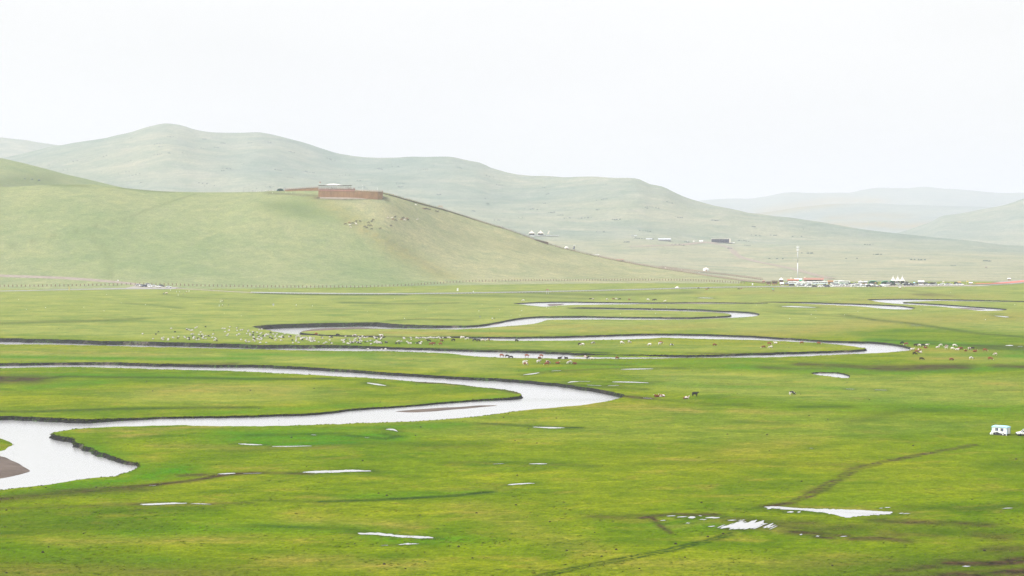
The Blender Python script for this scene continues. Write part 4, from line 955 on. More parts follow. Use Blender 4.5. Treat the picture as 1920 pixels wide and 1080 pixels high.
def car(x, y, rz, kind, c, label, group, p=None, sc=1.08):
    p = p or hit(x, y); p = Vector((p.x, p.y, drop(p.x, p.y) + .30)); return copy_tree(CARS[kind], p, rz, label, group, sc, VARI[kind, c])
for (x, y, a, kind, c, what) in [(259,536.6,.2,'sedan','silver','leftmost of the cluster'),(267,537.5,.5,'suv','white','second from the left'),(270.5,538.3,2.9,'suv','navy','in front of a white one'),(278,536.4,.3,'van','white','tallest of the cluster'),(281.5,538.8,-.7,'sedan','white','with its nose to the road'),
                            (289,537.6,.2,'sedan','white','in the middle of the cluster'),(297,539.2,-.5,'sedan','white','nearest the road'),(303.5,538.2,.4,'suv','grey','right end of the tight cluster'),(316.5,540,.1,'sedan','white','standing apart on the right')]:
    car(x, y, a, kind, c, '%s %s on the roadside car park, %s' % (CNAME[c], KNAME[kind], what), 'cars on the roadside car park', None, 1.2)
MB_ = None
def car_rightedge():
    p = hit(1921.5, 817); t = copy_tree(CARS['suv'], (p.x, p.y, p.z), math.pi + face_cam(p) + .25, 'white off-road car with black lower body cut off by the right edge', 'vehicle beside the caravan', 1.0, VARI['suv', 'white'])
    MB().box((2.1, 0, .48), (.35, 1.78, .32)).build('bumper', M['black'], t)
    for sy in (-1, 1): MB().box((0, sy*.9, .42), (4.2, .06, .22)).build('sill', M['black'], t)
car_rightedge()
# the car park of the camp
rs = random.Random(3)
def camp_row(x0, x1, y0, y1, dx, where):
    x = x0
    while x < x1:
        f = (x - x0) / (x1 - x0); c = rs.choices(['white', 'silver', 'grey', 'navy', 'black', 'redpaint'], [14, 4, 1.5, 1.5, 1.5, .5])[0]; kind = rs.choice(['sedan', 'sedan', 'suv', 'suv', 'van'])
        car(x, y0 + (y1 - y0) * f + rs.uniform(-.15, .15), rs.choice([0, math.pi]) + rs.uniform(-.35, .35), kind, c, '%s %s %s' % (CNAME[c], KNAME[kind], where), 'cars ' + where); x += dx * rs.uniform(.85, 1.3)
camp_row(1499, 1560, 539.2, 538.9, 9.5, 'in the front parking row below the coaches')
camp_row(1504, 1566, 537.5, 537.2, 9.5, 'in the second parking row below the coaches')
camp_row(1566, 1650, 537.8, 537.0, 9.0, 'parked between the coaches and the green tents')
camp_row(1562, 1640, 536.0, 535.4, 8.5, 'parked behind others between the coaches and the green tents')
camp_row(1654, 1740, 536.0, 535.8, 10, 'parked in front of the peaked white tents')
camp_row(1745, 1806, 535.8, 535.4, 9.5, 'parked in the row right of the peaked white tents')
camp_row(1668, 1800, 534.0, 533.6, 13, 'parked behind the row by the peaked white tents')
camp_row(1600, 1668, 538.9, 538.4, 10, 'at the near edge of the yard below the green tents')
camp_row(1484, 1520, 536.6, 536.2, 10, 'parked right against the left coaches')
camp_row(1562, 1612, 534.4, 534.0, 8, 'in the rearmost row beside the green striped coach')

def coach(t, stripe):
    L_, W_, H_ = 11.4, 2.5, 3.35
    prof = [(-L_/2, .45), (-L_/2-.05, 1.0), (-L_/2, H_-.25), (-L_/2+.3, H_), (L_/2-.5, H_), (L_/2-.12, H_-.4), (L_/2+.02, 1.3), (L_/2, .45)]
    b = MB().loft([[(x*.995, y, z) for x, z in prof] if abs(y) > 1.2 else prof_y(prof, y) for y in (-1.25, -1.15, 1.15, 1.25)]); b.box((-1.5, 0, H_+.09), (3.0, 1.6, .2)); b.build('body', M['white'], t)
    for sy in (-1, 1):
        wn = MB()
        for i in range(7): wn.box((-4.6 + i*1.42, sy*1.255, 2.12), (1.28, .04, .72))
        wn.build('side_window', M['glass'], t)
        MB().box((-.2, sy*1.26, 1.05), (10.6, .03, .28)).build('stripe', stripe, t)
        for x in (-3.4, 3.7): MB().tube((x, sy*1.0, .5), (x, sy*1.27, .5), .5, n=14).build('wheel', M['black'], t)
    MB().loft([[(L_/2-.10, y, 2.95), (L_/2+.06, y, 1.35), (L_/2+.0, y, 1.35), (L_/2-.16, y, 2.95)] for y in (-1.08, 1.08)]).build('windscreen', M['glass'], t)
def prof_y(prof, y): return [(x, y, z) for x, z in prof]
c0 = thing('coach', (0, 0, -500), 0, 'white coach', 'coach', 'coaches at the camp'); coach(c0, M['skyblue']); remember(c0)
for i, (x, y, a, lab) in enumerate([(1488,534.4,math.pi-.35,'white coach at the left end of the coach row, beside the wooden stalls'), (1503,535.0,math.pi-.95,'white coach second from the left, parked nose to the camera'), (1513,534.8,math.pi-.5,'white coach third from the left in the coach row'),
                                    (1524,534.4,math.pi-.1,'white coach in front of the long red roof'), (1541,533.9,math.pi-.1,'white coach with clear side windows in front of the brown house'), (1573,532.4,math.pi-.1,'white coach half hidden behind the one with the green stripe'), (1583,533.0,.05,'white coach with a green stripe, right end of the coaches')]):
    p = hit(x, y); p.z += .22
    o = copy_tree(c0, p, a, lab, None)
    if i == 6:
        for ch in o.children:
            if ch.name.startswith('stripe'): ch.data = ch.data.copy(); ch.data.materials[0] = M['green']
for o in list(CARS.values()) + [c0]:
    def wipe(q):
        for ch in kids.get(q.name, []): wipe(ch)
        bpy.data.objects.remove(q)
    wipe(o)

# ------------------------------------------------------------------ masts, signs, tents
def px_thing(name, x, y, label, cat, group=None, turn=0.0):
    p = hit(x, y); return thing(name, p, face_cam(p) + turn, label, cat, group), p.y / FPX
t, s_ = px_thing('telecom_mast', 1495.6, 523, 'tall slender white telecom mast rising behind the coaches', 'mast'); H_ = 60.5 * s_
MB().tube((0, 0, -.5), (0, 0, H_*.5), .58, .48, 14).tube((0, 0, H_*.5), (0, 0, H_), .48, .38, 14).build('pole', M['steel'], t, True)
for z in (H_-1.2, H_-4.2):
    MB().lathe([(.3, z-.1), (1.4, z-.1), (1.4, z+.02), (.3, z+.02)], 16).build('platform', M['steel'], t)
    for k in range(6):
        a = k / 6 * 6.283; MB().box((1.45*math.cos(a), 1.45*math.sin(a), z+.9), (.22, .36, 2.1), a).build('antenna', M['white'], t)
MB().tube((0, 0, H_), (0, 0, H_+2.2), .05).build('lightning_rod', M['steel'], t)
MB().box((0, 0, .15), (4, 4, .9)).build('base', M['concrete'], t)

def peak_tent(t, s, h, eave, mat, arch=True, n=6):
    b = MB(); rings = []
    for k in range(n + 1):
        u = k / n; sz = s * ((1-u) ** 1.9 * .97 + .03); z = eave + (h - eave) * u; ring = []
        for c in range(4):
            ax, ay = [(-1,-1), (1,-1), (1,1), (-1,1)][c]; bx_, by_ = [(1,-1), (1,1), (-1,1), (-1,-1)][c]
            for j in range(4):
                f = j / 4; sag = math.sin(math.pi * f) * (1-u); bow = 1 - .10 * sag
                ring.append(((ax+(bx_-ax)*f)*sz*bow, (ay+(by_-ay)*f)*sz*bow, z + (.55 * sag if arch else .1 * sag) * (eave / 2.6)))
        rings.append(ring)
    b.loft(rings, caps=False); b.build('canopy', mat, t, True)
    MB().tube((0, 0, h-.3), (0, 0, h+.5), .12, .04).build('finial', mat, t)
    for sx in (-1, 1):
        for sy in (-1, 1): MB().tube((sx*s*.98, sy*s*.98, 0), (sx*s*.98, sy*s*.98, eave), .07).build('post', M['steel'], t)
    MB().box((0, s*.7, eave*.5), (s*1.5, .06, eave*.98)).build('back_wall', M['tarp'], t)
for x, w_ in ((1674.6, 'left'), (1683.3, 'middle'), (1692, 'right')):
    t, s_ = px_thing('peaked_tent', x, 532.5, 'white peaked canopy tent, %s one of the row of three at the camp' % w_, 'tent', 'peaked tents at the camp'); peak_tent(t, 4.75*s_*1.04, 16.6*s_, 5.6*s_, M['canvas'])
for x, w_ in ((997, 'left'), (1013.6, 'right')):
    t, s_ = px_thing('peaked_tent', x, 441, 'cream peaked tent on the far terrace behind the hill, %s of the pair' % w_, 'tent', 'peaked tents on the far terrace'); peak_tent(t, 6.6*s_, 9.8*s_, 3.6*s_, M['cream'], False)
t, s_ = px_thing('leaning_panel', 1028, 441, 'cream panel leaning on a frame right of the far peaked tents', 'panel')
MB().loft([[(-2.2*s_, y, 2.2*s_), (.6*s_, y, 1.6*s_), (2.6*s_, y, 8.2*s_), (1.4*s_, y, 9*s_)] for y in (-.3, .3)]).build('board', M['cream'], t); MB().tube((0, 0, 0), (.4*s_, 0, 4*s_), .25).tube((1.6*s_, 2, 0), (1.2*s_, 0, 5*s_), .2).build('frame', M['steel'], t)
t, s_ = px_thing('platform', 1021, 442.6, 'low white platform under the far peaked tents', 'platform')
MB().box((0, 0, .5), (54*s_, 9, 1.0)).build('deck', M['white'], t); MB().box((4*s_, -4.8, .35), (46*s_, .5, .6)).build('step', M['grey'], t)
for k in range(8): MB().box(((-24 + k*7)*s_, -4.4, 1.5), (.25, .25, 1.2)).build('rail_post', M['white'], t)

def yurt(t, r, mats=('white', 'steel')):
    MB().lathe([(r*.98, 0), (r, r*.1), (r, r*.58)], 28).build('wall', M['white'], t, True)
    MB().lathe([(r*1.03, r*.56), (r*.93, r*.70), (r*.62, r*.92), (r*.25, r*1.06), (r*.2, r*1.07)], 28).build('roof', M['canvas'], t, True)
    MB().lathe([(r*.22, r*1.05), (r*.22, r*1.12), (r*.1, r*1.17), (0, r*1.18)], 16).build('crown', M['cream'], t, True)
    MB().box((0, -r*.99, r*.27), (r*.34, .12, r*.52)).build('door', M['redwood'], t)
    MB().lathe([(r*1.012, r*.36), (r*1.02, r*.38), (r*1.012, r*.40)], 28).build('band', M['skyblue'], t)
for x, y, wpx, lab in [(1324, 508.2, 11.5, 'white felt yurt alone on the slope right of the boardwalk'), (1269.6, 541.3, 7.5, 'small white yurt beside the valley road'), (1301, 453.4, 3.6, 'tiny white yurt left of the dark screen building'), (1289, 453.2, 2.6, 'tiniest white yurt on the far terrace'), (1062, 466.5, 8, 'white yurt beside the boardwalk on the far side of the hill')]:
    t, s_ = px_thing('yurt', x, y, lab, 'yurt', 'yurts'); yurt(t, wpx / 2 * s_)

# the dark screen building and sheds on the far terrace
t, s_ = px_thing('screen_building', 1350.5, 455.6, 'long dark screen building with a pale frame on the far slope', 'building')
w_, h_ = 33*s_, 6.7*s_
MB().box((1.2*s_, 6, h_*.62), (w_+3*s_, 11, h_*1.18)).build('hall', M['cream'], t)
for i in range(11): MB().box((-w_/2 + (i+.5)*w_/11, .3, h_*.62), (w_/11-.12, .35, h_*.98)).build('panel', M['screen'], t)
MB().box((2*s_, -2, .35), (w_+9*s_, 9, .7)).build('plinth', M['grey'], t); MB().box((23*s_, -1, .5), (9*s_, 6, .9)).build('ramp', M['white'], t)
def shed(x, y, wpx, hpx, lab, wall, roof, depth=9.0):
    t, s_ = px_thing('shed', x, y, lab, 'shed', 'sheds on the far terrace'); w_, h_ = wpx*s_, hpx*s_
    MB().box((0, depth/2, h_*.3), (w_*.96, depth, h_*.6)).build('wall', wall, t)
    MB().loft([[(x_, 0, h_*.58), (x_, depth/2, h_), (x_, depth, h_*.58), (x_, depth/2, h_*.88)] for x_ in (-w_*.5, w_*.5)]).build('roof', roof, t)
    MB().box((w_*.2, -.05, h_*.22), (w_*.12, .12, h_*.42)).build('door', M['grey'], t)
shed(1246, 452.3, 24, 5.6, 'long grey shed with a pale pitched roof on the far slope', M['grey'], M['silver'], 14); shed(1217, 449.2, 12, 2.4, 'low white shed left of the long grey shed', M['silver'], M['silver'], 8)
shed(1314.5, 453.4, 7, 2.8, 'small white cabin left of the dark screen building', M['white'], M['white'], 5); shed(1185.5, 443, 4, 1.7, 'small dark hut on the far slope, left of two', M['grey'], M['grey'], 4); shed(1191.5, 443, 5, 1.7, 'small dark hut on the far slope, right of two', M['grey'], M['steel'], 4)
for x, c in ((1321, 'navy'), (1327.8, 'black')):
    pass
# kiosks and stalls of the camp
def stall(x, y, wpx, hpx, lab, roofm, wallm, gable=True, depth=5.0, name='market_stall', cat='stall', group='stalls at the camp'):
    t, s_ = px_thing(name, x, y, lab, cat, group); w_, h_ = wpx*s_, hpx*s_; e = h_*.62
    MB().box((0, depth*.55, e/2), (w_*.9, depth*.85, e)).build('wall', wallm, t)
    for sx in (-1, 1):
        for yy in (0, depth): MB().tube((sx*w_*.47, yy, 0), (sx*w_*.47, yy, e), .09, n=6).build('post', M['darkwood'], t)
    if gable: MB().loft([[(x_, -.5, e*.97), (x_, depth/2, h_), (x_, depth+.5, e*.97), (x_, depth/2, h_*.9)] for x_ in (-w_*.5, w_*.5)]).build('roof', roofm, t)
    else: MB().loft([[(-w_*.5, -.4, e), (w_*.5, -.4, e), (w_*.5, depth+.4, e), (-w_*.5, depth+.4, e)], [(-.1, depth/2-.1, h_), (.1, depth/2-.1, h_), (.1, depth/2+.1, h_), (-.1, depth/2+.1, h_)]]).build('roof', roofm, t)
    MB().box((0, -.1, e*.24), (w_*.86, .3, e*.46)).build('counter', M['wood'], t)
    MB().box((0, .05, e*.66), (w_*.7, .25, e*.34)).build('opening', M['tarp'], t)
    return t
stall(1432, 530.5, 6, 5.4, 'kiosk with a faded red pointed roof at the boardwalk end', M['pink'], M['redwood'], False)
stall(1441, 533.2, 9, 5.5, 'brown timber stall right of the red pointed kiosk', M['darkwood'], M['redwood']); stall(1452.5, 533.6, 11, 7.5, 'dark roofed timber stall beside the white pointed kiosk', M['darkwood'], M['redwood'])
stall(1464.6, 531.5, 8, 11.0, 'tall timber kiosk with a white pointed roof', M['white'], M['redwood'], False); stall(1466, 534.6, 8, 5, 'low stall with a white roof and teal front', M['white'], M['teal']); stall(1474.5, 534.6, 6.5, 5, 'dark blue stall left of the coach row', M['grey'], M['navy'])
stall(1487, 529.5, 22, 6, 'long timber hall with a brown roof behind the first coaches', M['redwood'], M['redwood'], True, 8); stall(1525.5, 529.8, 38, 8.6, 'long hall with a faded red roof behind the coaches', M['pink'], M['redwood'], True, 14, 'timber_hall', 'hall')
stall(1557.5, 532.3, 13, 6.6, 'brown timber house at the right end of the red roof', M['wood'], M['redwood'], True, 7, 'timber_house', 'house'); stall(1496.5, 526.5, 14, 4.4, 'white canopy at the foot of the telecom mast', M['white'], M['white'], True, 5)
stall(1500.8, 528.4, 5, 4, 'small green canopy beside the mast foot', M['green'], M['teal'], True, 4)
stall(1613.5, 532.6, 11, 6, 'white pointed stall left of the green tents', M['white'], M['silver'], False); stall(1623, 532.6, 7.5, 5.6, 'stall with grey roof and teal wall beside the green tent', M['silver'], M['teal'])
stall(1614.5, 536.6, 9.5, 4.2, 'low white pointed canopy among the cars', M['white'], M['canvas'], False); stall(1629.5, 536.3, 13, 3.6, 'low white canopy in front of the left green tent', M['white'], M['tan']); stall(1656, 537.2, 9.5, 3.6, 'white roofed cart stall in front of the right green tent', M['white'], M['navy'])
stall(1641.5, 533, 3.4, 4.2, 'small tan pointed kiosk in front of the left green tent', M['tan'], M['tan'], False, 2.5); stall(1657.5, 532.8, 4.4, 4.0, 'small white pointed kiosk between the green tents', M['white'], M['white'], False, 2.5)
stall(1727, 532.6, 11.6, 6.4, 'dark blue kiosk with a white roof right of the peaked tents', M['white'], M['navy'], True, 5); stall(1714, 532.8, 3.6, 3.8, 'small blue grey booth right of the peaked tents', M['skyblue'], M['grey'], True, 2.5)
stall(1798.5, 533, 6.5, 5.4, 'brown tent shaped stall near the right end of the car row', M['tan'], M['darkwood'], True, 4); stall(1820, 533.2, 7, 4, 'white stall with dark opening at the start of the red walkway', M['white'], M['redpaint'], True, 4); stall(1892, 525.6, 6, 4.2, 'white roofed booth beside the red walkway at right', M['white'], M['canvas'], True, 4)
stall(1849, 501.8, 3.2, 1.8, 'tiny dark hut alone on the far right slope', M['grey'], M['grey'], True, 3)
def arch_tent(x, y, wpx, hpx, lab, mat, depth=7.0):
    t, s_ = px_thing('arched_tent', x, y, lab, 'tent', 'arched tents at the camp'); w_, h_ = wpx*s_/2, hpx*s_; n = 12
    ring = lambda k, yy: [(w_*k*math.copysign(abs(math.cos(math.pi*i/n))**.7, math.cos(math.pi*i/n)), yy, h_*k*math.sin(math.pi*i/n)**.8) for i in range(n+1)]
    MB().loft([ring(1, 0), ring(1.02, depth*.3), ring(1.02, depth*.7), ring(1, depth), ring(.94, depth), ring(.94, 0)], closed=False, caps=False).build('canopy', mat, t, True)
    b = MB(); rr_ = ring(.93, depth*.96); b.add(rr_, [tuple(range(len(rr_)))]); b.build('back_wall', mat, t)
    b = MB(); rr_ = ring(.45, .3); b.add(rr_, [tuple(range(len(rr_)))]); b.build('doorway', M['tarp'], t)
arch_tent(1637, 532.2, 18, 5.6, 'green arched tent, left one of the two long ones', M['green']); arch_tent(1660, 533.2, 16, 6.2, 'green arched tent beside the peaked white tents', M['green']); arch_tent(1671.5, 533.4, 8.5, 7, 'green domed tent against the left peaked tent', M['green'])
arch_tent(1747.5, 534.6, 13.5, 5, 'dark brown arched tent in the car row', M['darkwood'], 5); arch_tent(1699.5, 533.4, 9, 6.2, 'white arched tent against the right peaked tent', M['canvas'], 5); arch_tent(1681.5, 533.2, 8, 5.4, 'white arched tent under the middle peaked tent', M['canvas'], 4); arch_tent(1738, 535.2, 10, 3, 'pale low arched tent beside the brown one', M['canvas'], 5)
arch_tent(525.5, 358.6, 13, 5.2, 'teal arched tent at the end of the timber walkway on the hilltop', M['teal'], 4)

# signs, frames and flags
def sign(x, y, wpx, hpx, lab, boardm, legs=1, frac=.45):
    t, s_ = px_thing('road_sign', x, y, lab, 'sign', 'signs by the road'); w_, h_ = wpx*s_, hpx*s_
    for k in range(legs): MB().tube(((k-.5*(legs-1))*w_*.7, 0, -.2), ((k-.5*(legs-1))*w_*.7, 0, h_*.98), .09, n=8).build('post', M['steel'], t)
    MB().box((0, -.14, h_*(1-frac/2)), (w_, .1, h_*frac)).build('board', boardm, t)
sign(858, 546, 2.8, 5.6, 'tall white notice board beside the road', M['white'], 2, .9); sign(1026.5, 551.5, 4.6, 9.5, 'red and white road sign on two posts', M['pink'], 2, .28); sign(221, 528, 3, 3.4, 'small white board above the left fence', M['white'], 1, .7); sign(129.5, 545.5, 1.4, 8.5, 'slim yellow marker post by the road', M['yellow'], 1, .95)
sign(887.5, 549.5, 1.2, 4, 'slim white marker post right of the notice board', M['white'], 1, .9); sign(512.5, 573.5, 3, 4, 'small blue grey board standing in the pasture', M['silver'], 1, .8); sign(1411, 538, 2.2, 7, 'white double post where the road nears the camp', M['white'], 2, .4); sign(900, 595.6, 1.5, 3.4, 'thin grey post by the upper river bend', M['grey'], 1, .9)
t, s_ = px_thing('goal_frame', 462, 361.2, 'thin steel frame standing on the left of the hilltop', 'frame'); w_, h_ = 10*s_, 9*s_
for sx in (-1, 1): MB().tube((sx*w_/2, 0, -.3), (sx*w_/2, 0, h_), .11, n=6).build('post', M['grey'], t)
MB().tube((-w_/2, 0, h_), (w_/2, 0, h_), .09, n=6).build('crossbar', M['grey'], t)
def umbrella(x, y, wpx, hpx, lab, mat):
    t, s_ = px_thing('parasol', x, y, lab, 'parasol', 'parasols'); r, h_ = wpx*s_/2, hpx*s_
    MB().lathe([(r, h_*.72), (r*.75, h_*.83), (r*.4, h_*.93), (0, h_), (r*.4, h_*.90), (r*.95, h_*.71)], 12).build('canopy', mat, t); MB().tube((0, 0, 0), (0, 0, h_*.98), .05).build('pole', M['steel'], t); MB().box((.5, 0, .4), (1.6, 1.0, .75)).build('table', M['wood'], t)
umbrella(1448.8, 545.4, 4.4, 4.8, 'teal and white parasol alone in the pasture below the camp', M['teal']); umbrella(1687.5, 542, 4.2, 4.4, 'white parasol over a red table below the peaked tents', M['white']); umbrella(1075.5, 470, 5, 5, 'dark parasol beside the boardwalk', M['navy'])
t, s_ = px_thing('banner_tower', 1076.6, 469, 'narrow dark banner tower beside the boardwalk', 'tower'); MB().box((0, 0, 4.4*s_), (2.2*s_, 1.0, 6*s_)).build('banner', M['screen'], t); MB().tube((0, 0, -.3), (0, 0, 9*s_), .15).build('pole', M['steel'], t); MB().box((0, 0, 9.3*s_), (4.4*s_, .3, .7*s_)).build('lamp_bar', M['white'], t)
def flag(x, y, hpx, lab, mat):
    t, s_ = px_thing('flagpole', x, y, lab, 'flagpole', 'flagpoles'); h_ = hpx*s_
    MB().tube((0, 0, -.3), (0, 0, h_), .08, .05, 6).build('pole', M['white'], t); MB().loft([[(0, 0, h_-.1), (1.0, .15, h_-.3), (1.8, -.1, h_-.2), (1.8, -.1, h_-1.3), (1.0, .15, h_-1.4), (0, 0, h_-1.2)], [(0, .04, h_-.1), (1.0, .19, h_-.3), (1.8, -.06, h_-.2), (1.8, -.06, h_-1.3), (1.0, .19, h_-1.4), (0, .04, h_-1.2)]]).build('flag', mat, t)
flag(1481.5, 529, 9, 'flagpole with a pale flag between the timber halls', M['cream']); flag(1767, 533, 6.5, 'flagpole leaning over the right car row', M['cream']); flag(1812, 533, 7, 'flagpole near the start of the red walkway', M['yellow']); flag(1507, 524.5, 6, 'flagpole behind the long red roof', M['cream'])

# farm tricycle in the pasture
t, s_ = px_thing('motor_tricycle', 310, 551.3, 'small brown motor tricycle with a loaded tray in the pasture by the car park', 'tricycle')
MB().box((.9, 0, .85), (2.6, 1.4, .5)).build('tray', M['tan'], t); MB().box((.9, 0, 1.2), (2.2, 1.2, .4), taper=.7).build('load', M['cream'], t); MB().box((-1.1, 0, .7), (1.3, .5, .4)).build('frame', M['grey'], t); MB().box((-.9, 0, 1.1), (.7, .5, .25)).build('seat', M['black'], t)
MB().tube((-1.7, 0, .5), (-1.45, 0, 1.35), .06).tube((-1.45, -.4, 1.35), (-1.45, .4, 1.35), .04).build('handlebar', M['steel'], t)
for x, yy in ((-1.8, 0), (1.3, .7), (1.3, -.7)): MB().tube((x, yy-.08, .36), (x, yy+.08, .36), .36, n=14).build('wheel', M['black'], t)
print('props', time.time() - T0)

# ------------------------------------------------------------------ the timber lookout on the hilltop
pL, pR = hit(597.5, 369.5), hit(714.5, 368.8)
LY = min(pL.y, pR.y); LX0, LX1 = col_x(597, LY, 92), col_x(716, LY, 92); LZ = row_z(370.5, LY); LS = LY / FPX
LO = thing('timber_lookout', ((LX0+LX1)/2, LY, LZ), 0, 'big brown timber lookout with a roofed upper deck on the hilltop', 'lookout')
W2 = (LX1 - LX0) / 2; rr = random.Random(5)
def plank_run(mb, pts, z0f, z1f, w_=.62):
    for i in range(len(pts)-1):
        a, b = Vector(pts[i]), Vector(pts[i+1]); d = b - a; n = max(1, int(d.length / w_)); ang = math.atan2(d.y, d.x)
        for k in range(n):
            f = (k+.5)/n; c = a + d*f; z0 = z0f(c.x); z1 = z1f(c.x) + rr.uniform(-.06, .06); off = rr.uniform(-.05, .05)
            mb.box((c.x - math.sin(ang)*off, c.y + math.cos(ang)*off, (z0+z1)/2), (d.length/n*.95, .18, z1-z0), ang)
zt = lambda x: (12.6 - 2.2*(x+W2)/(2*W2)) * LS + .2
front = [(-W2, 0, 0), (W2*.55, -.6, 0), (W2*.86, .6, 0), (W2, 5, 0), (W2*.99, 20, 0)]
wl = MB(); plank_run(wl, front, lambda x: -2.0, zt); plank_run(wl, [(-W2, 0, 0), (-W2, 20, 0)], lambda x: -2.0, zt)
o_ = wl.build('palisade', M['wood'], LO); tag(o_, kind='stuff')
cp_ = MB()
for i in range(len(front)-1):
    a, b = Vector(front[i]), Vector(front[i+1]); d = b-a; c = (a+b)/2; c.z = zt(c.x); sl = (zt(b.x)-zt(a.x))
    cp_.loft([[(p.x, p.y-.25, zt(p.x)-.05), (p.x, p.y+.25, zt(p.x)-.05), (p.x, p.y+.25, zt(p.x)+.18), (p.x, p.y-.25, zt(p.x)+.18)] for p in (a, b)])
cp_.build('coping', M['redwood'], LO)
dk = MB(); dk.add([(-W2+.3, .3, zt(-W2)-.6), (W2-.6, 1.2, zt(W2)-.6), (W2-.6, 20, zt(W2)-.6), (-W2+.3, 20, zt(-W2)-.6)], [(0, 1, 2, 3)]); dk.build('deck', M['darkwood'], LO)
# railing above the palisade
def railing(mb, pts, h_=1.2, gap=2.0, r=.07):
    for i in range(len(pts)-1):
        a, b = Vector(pts[i]), Vector(pts[i+1]); n = max(1, int((b-a).length/gap))
        for k in range(n+1): q = a + (b-a)*k/n; mb.box((q.x, q.y, q.z+h_/2), (r*2.2, r*2.2, h_))
        for f in (.98, .62, .3): mb.tube(a + Vector((0, 0, h_*f)), b + Vector((0, 0, h_*f)), r, n=5)
rl = MB(); railing(rl, [(p[0], p[1]+.1, zt(p[0])+.15) for p in front], 1.5); rl.build('railing', M['pinkwood'], LO)
# the upper deck on the left with its roof
u0, u1 = -W2+.2, -W2 + 66*LS; uz = zt(-W2) + 1.7
ub = MB(); plank_run(ub, [(u0, 2, 0), (u1, 2, 0), (u1, 16, 0)], lambda x: zt(x)-.6, lambda x: uz); tag(ub.build('upper_wall', M['pinkwood'], LO), kind='stuff')
MB().box(((u0+u1)/2, 9, uz), (u1-u0, 14.6, .3)).build('upper_deck', M['darkwood'], LO)
rl = MB(); railing(rl, [(u0, 1.8, uz+.1), (u1, 1.8, uz+.1), (u1, 16, uz+.1)], 1.4); rl.build('upper_railing', M['pinkwood'], LO)
rt = uz + 4.0
for k in range(14):
    for yy in (2.2, 15): MB().box((u0+.5+k*(u1-u0-4.5)/13, yy, uz+2.0), (.24, .24, 4.0)).build('roof_post', M['darkwood'], LO)
ro_ = MB().box(((u0+u1)/2-1.5, 8.6, rt+.1), (u1-u0-2, 15, .35)).build('roof', M['darkwood'], LO)
MB().loft([[(-W2+6, 6, rt+.3), (-W2+26, 6, rt+.3), (-W2+26, 12, rt+.3), (-W2+6, 12, rt+.3)], [(-W2+12, 8.6, rt+1.9), (-W2+17, 8.6, rt+1.9), (-W2+17, 9.4, rt+1.9), (-W2+12, 9.4, rt+1.9)]]).build('awning', M['canvas'], ro_)
st = MB()
for k in range(9): st.box((u1+.6+k*.9, 4.5, uz-.2-k*.33), (.9, 3, .3))
st.build('stair', M['redwood'], LO)
for x, h_ in ((-W2+.6, 11.5), (-W2+82*LS, 9.0), (-W2+110*LS, 7.0)):
    MB().tube((x, 3, zt(x)), (x, 3, zt(x)+h_-2), .09).build('flagpole', M['white'], LO)
MB().box((-W2+1.5, 3, zt(0)+9.6), (1.7, .06, 1.1)).build('flag', M['pink'], LO)
# timber walkway wall running left from it
wa = [hit(597, 357.6), hit(575, 357.8), hit(555, 358.0), hit(534, 358.6)]
WK = thing('timber_walkway', wa[-1], 0, 'raised timber walkway with railing leading left from the lookout', 'walkway'); wp = [p - wa[-1] for p in wa]
wz = lambda x: 0
for i in range(3):
    a, b = wp[i], wp[i+1]; ha, hb = (9.2 - 5.2*(i/3))*LS*.62, (9.2 - 5.2*((i+1)/3))*LS*.62; n = 14; m_ = MB()
    for k in range(n):
        f = (k+.5)/n; q = a + (b-a)*f; h_ = ha + (hb-ha)*f; m_.box((q.x, q.y, q.z+h_/2-.5), (abs(b.x-a.x)/n*.95, .2, h_+1.0))
    tag(m_.build('palisade', M['wood'], WK), kind='stuff')
    m_ = MB(); railing(m_, [(a.x, a.y, a.z+ha), (b.x, b.y, b.z+hb)], 1.4, 2.2); m_.build('railing', M['redwood'], WK)
    MB().loft([[(p.x, p.y-.2, p.z+h_), (p.x, p.y+3, p.z+h_), (p.x, p.y+3, p.z+h_+.2), (p.x, p.y-.2, p.z+h_+.2)] for p, h_ in ((a, ha), (b, hb))]).build('deck', M['darkwood'], WK)

# ------------------------------------------------------------------ boardwalk stairs down the crest
M['greywood'] = wood('worn_brown_timber', (0.20, 0.13, 0.10), (0.34, 0.24, 0.19))
def boardwalk(px, label, name='boardwalk', lift=.7, width=2.6, rail=1.25, wall=False):
    P = []
    for i in range(len(px)-1):
        (x0, y0), (x1, y1) = px[i], px[i+1]; n = max(1, int(math.hypot(x1-x0, y1-y0)/7))
        for k in range(n): P.append(hit(x0+(x1-x0)*k/n, y0+(y1-y0)*k/n))
    P.append(hit(*px[-1])); c = P[0].copy(); P = [p - c for p in P]
    t = thing(name, c, 0, label, 'boardwalk', 'boardwalks on the hill'); N_ = len(P); dk = MB(); R1, R2, pp = [], [], MB()
    rings = []
    for i, p in enumerate(P):
        d = P[min(i+1, N_-1)] - P[max(i-1, 0)]; d.z = 0; d = d.normalized() if d.length > 1e-6 else Vector((1, 0, 0)); nn = Vector((-d.y, d.x, 0))
        zz = p.z + lift; a, b = p - nn*width/2, p + nn*width/2
        rings.append([(a.x, a.y, zz-.25), (b.x, b.y, zz-.25), (b.x, b.y, zz), (a.x, a.y, zz)]); R1.append((a.x, a.y, zz)); R2.append((b.x, b.y, zz))
        for q in (a, b): pp.box((q.x, q.y, p.z+lift/2-.4), (.22, .22, lift+.8))
    dk.loft(rings).build('deck', M['greywood'], t); tag(pp.build('stilts', M['darkwood'], t), kind='stuff')
    for nm, R_ in (('railing', R1), ('railing', R2)):
        m_ = MB(); railing(m_, R_, rail, 3.0, .035); m_.build(nm, M['greywood'], t)
    return t
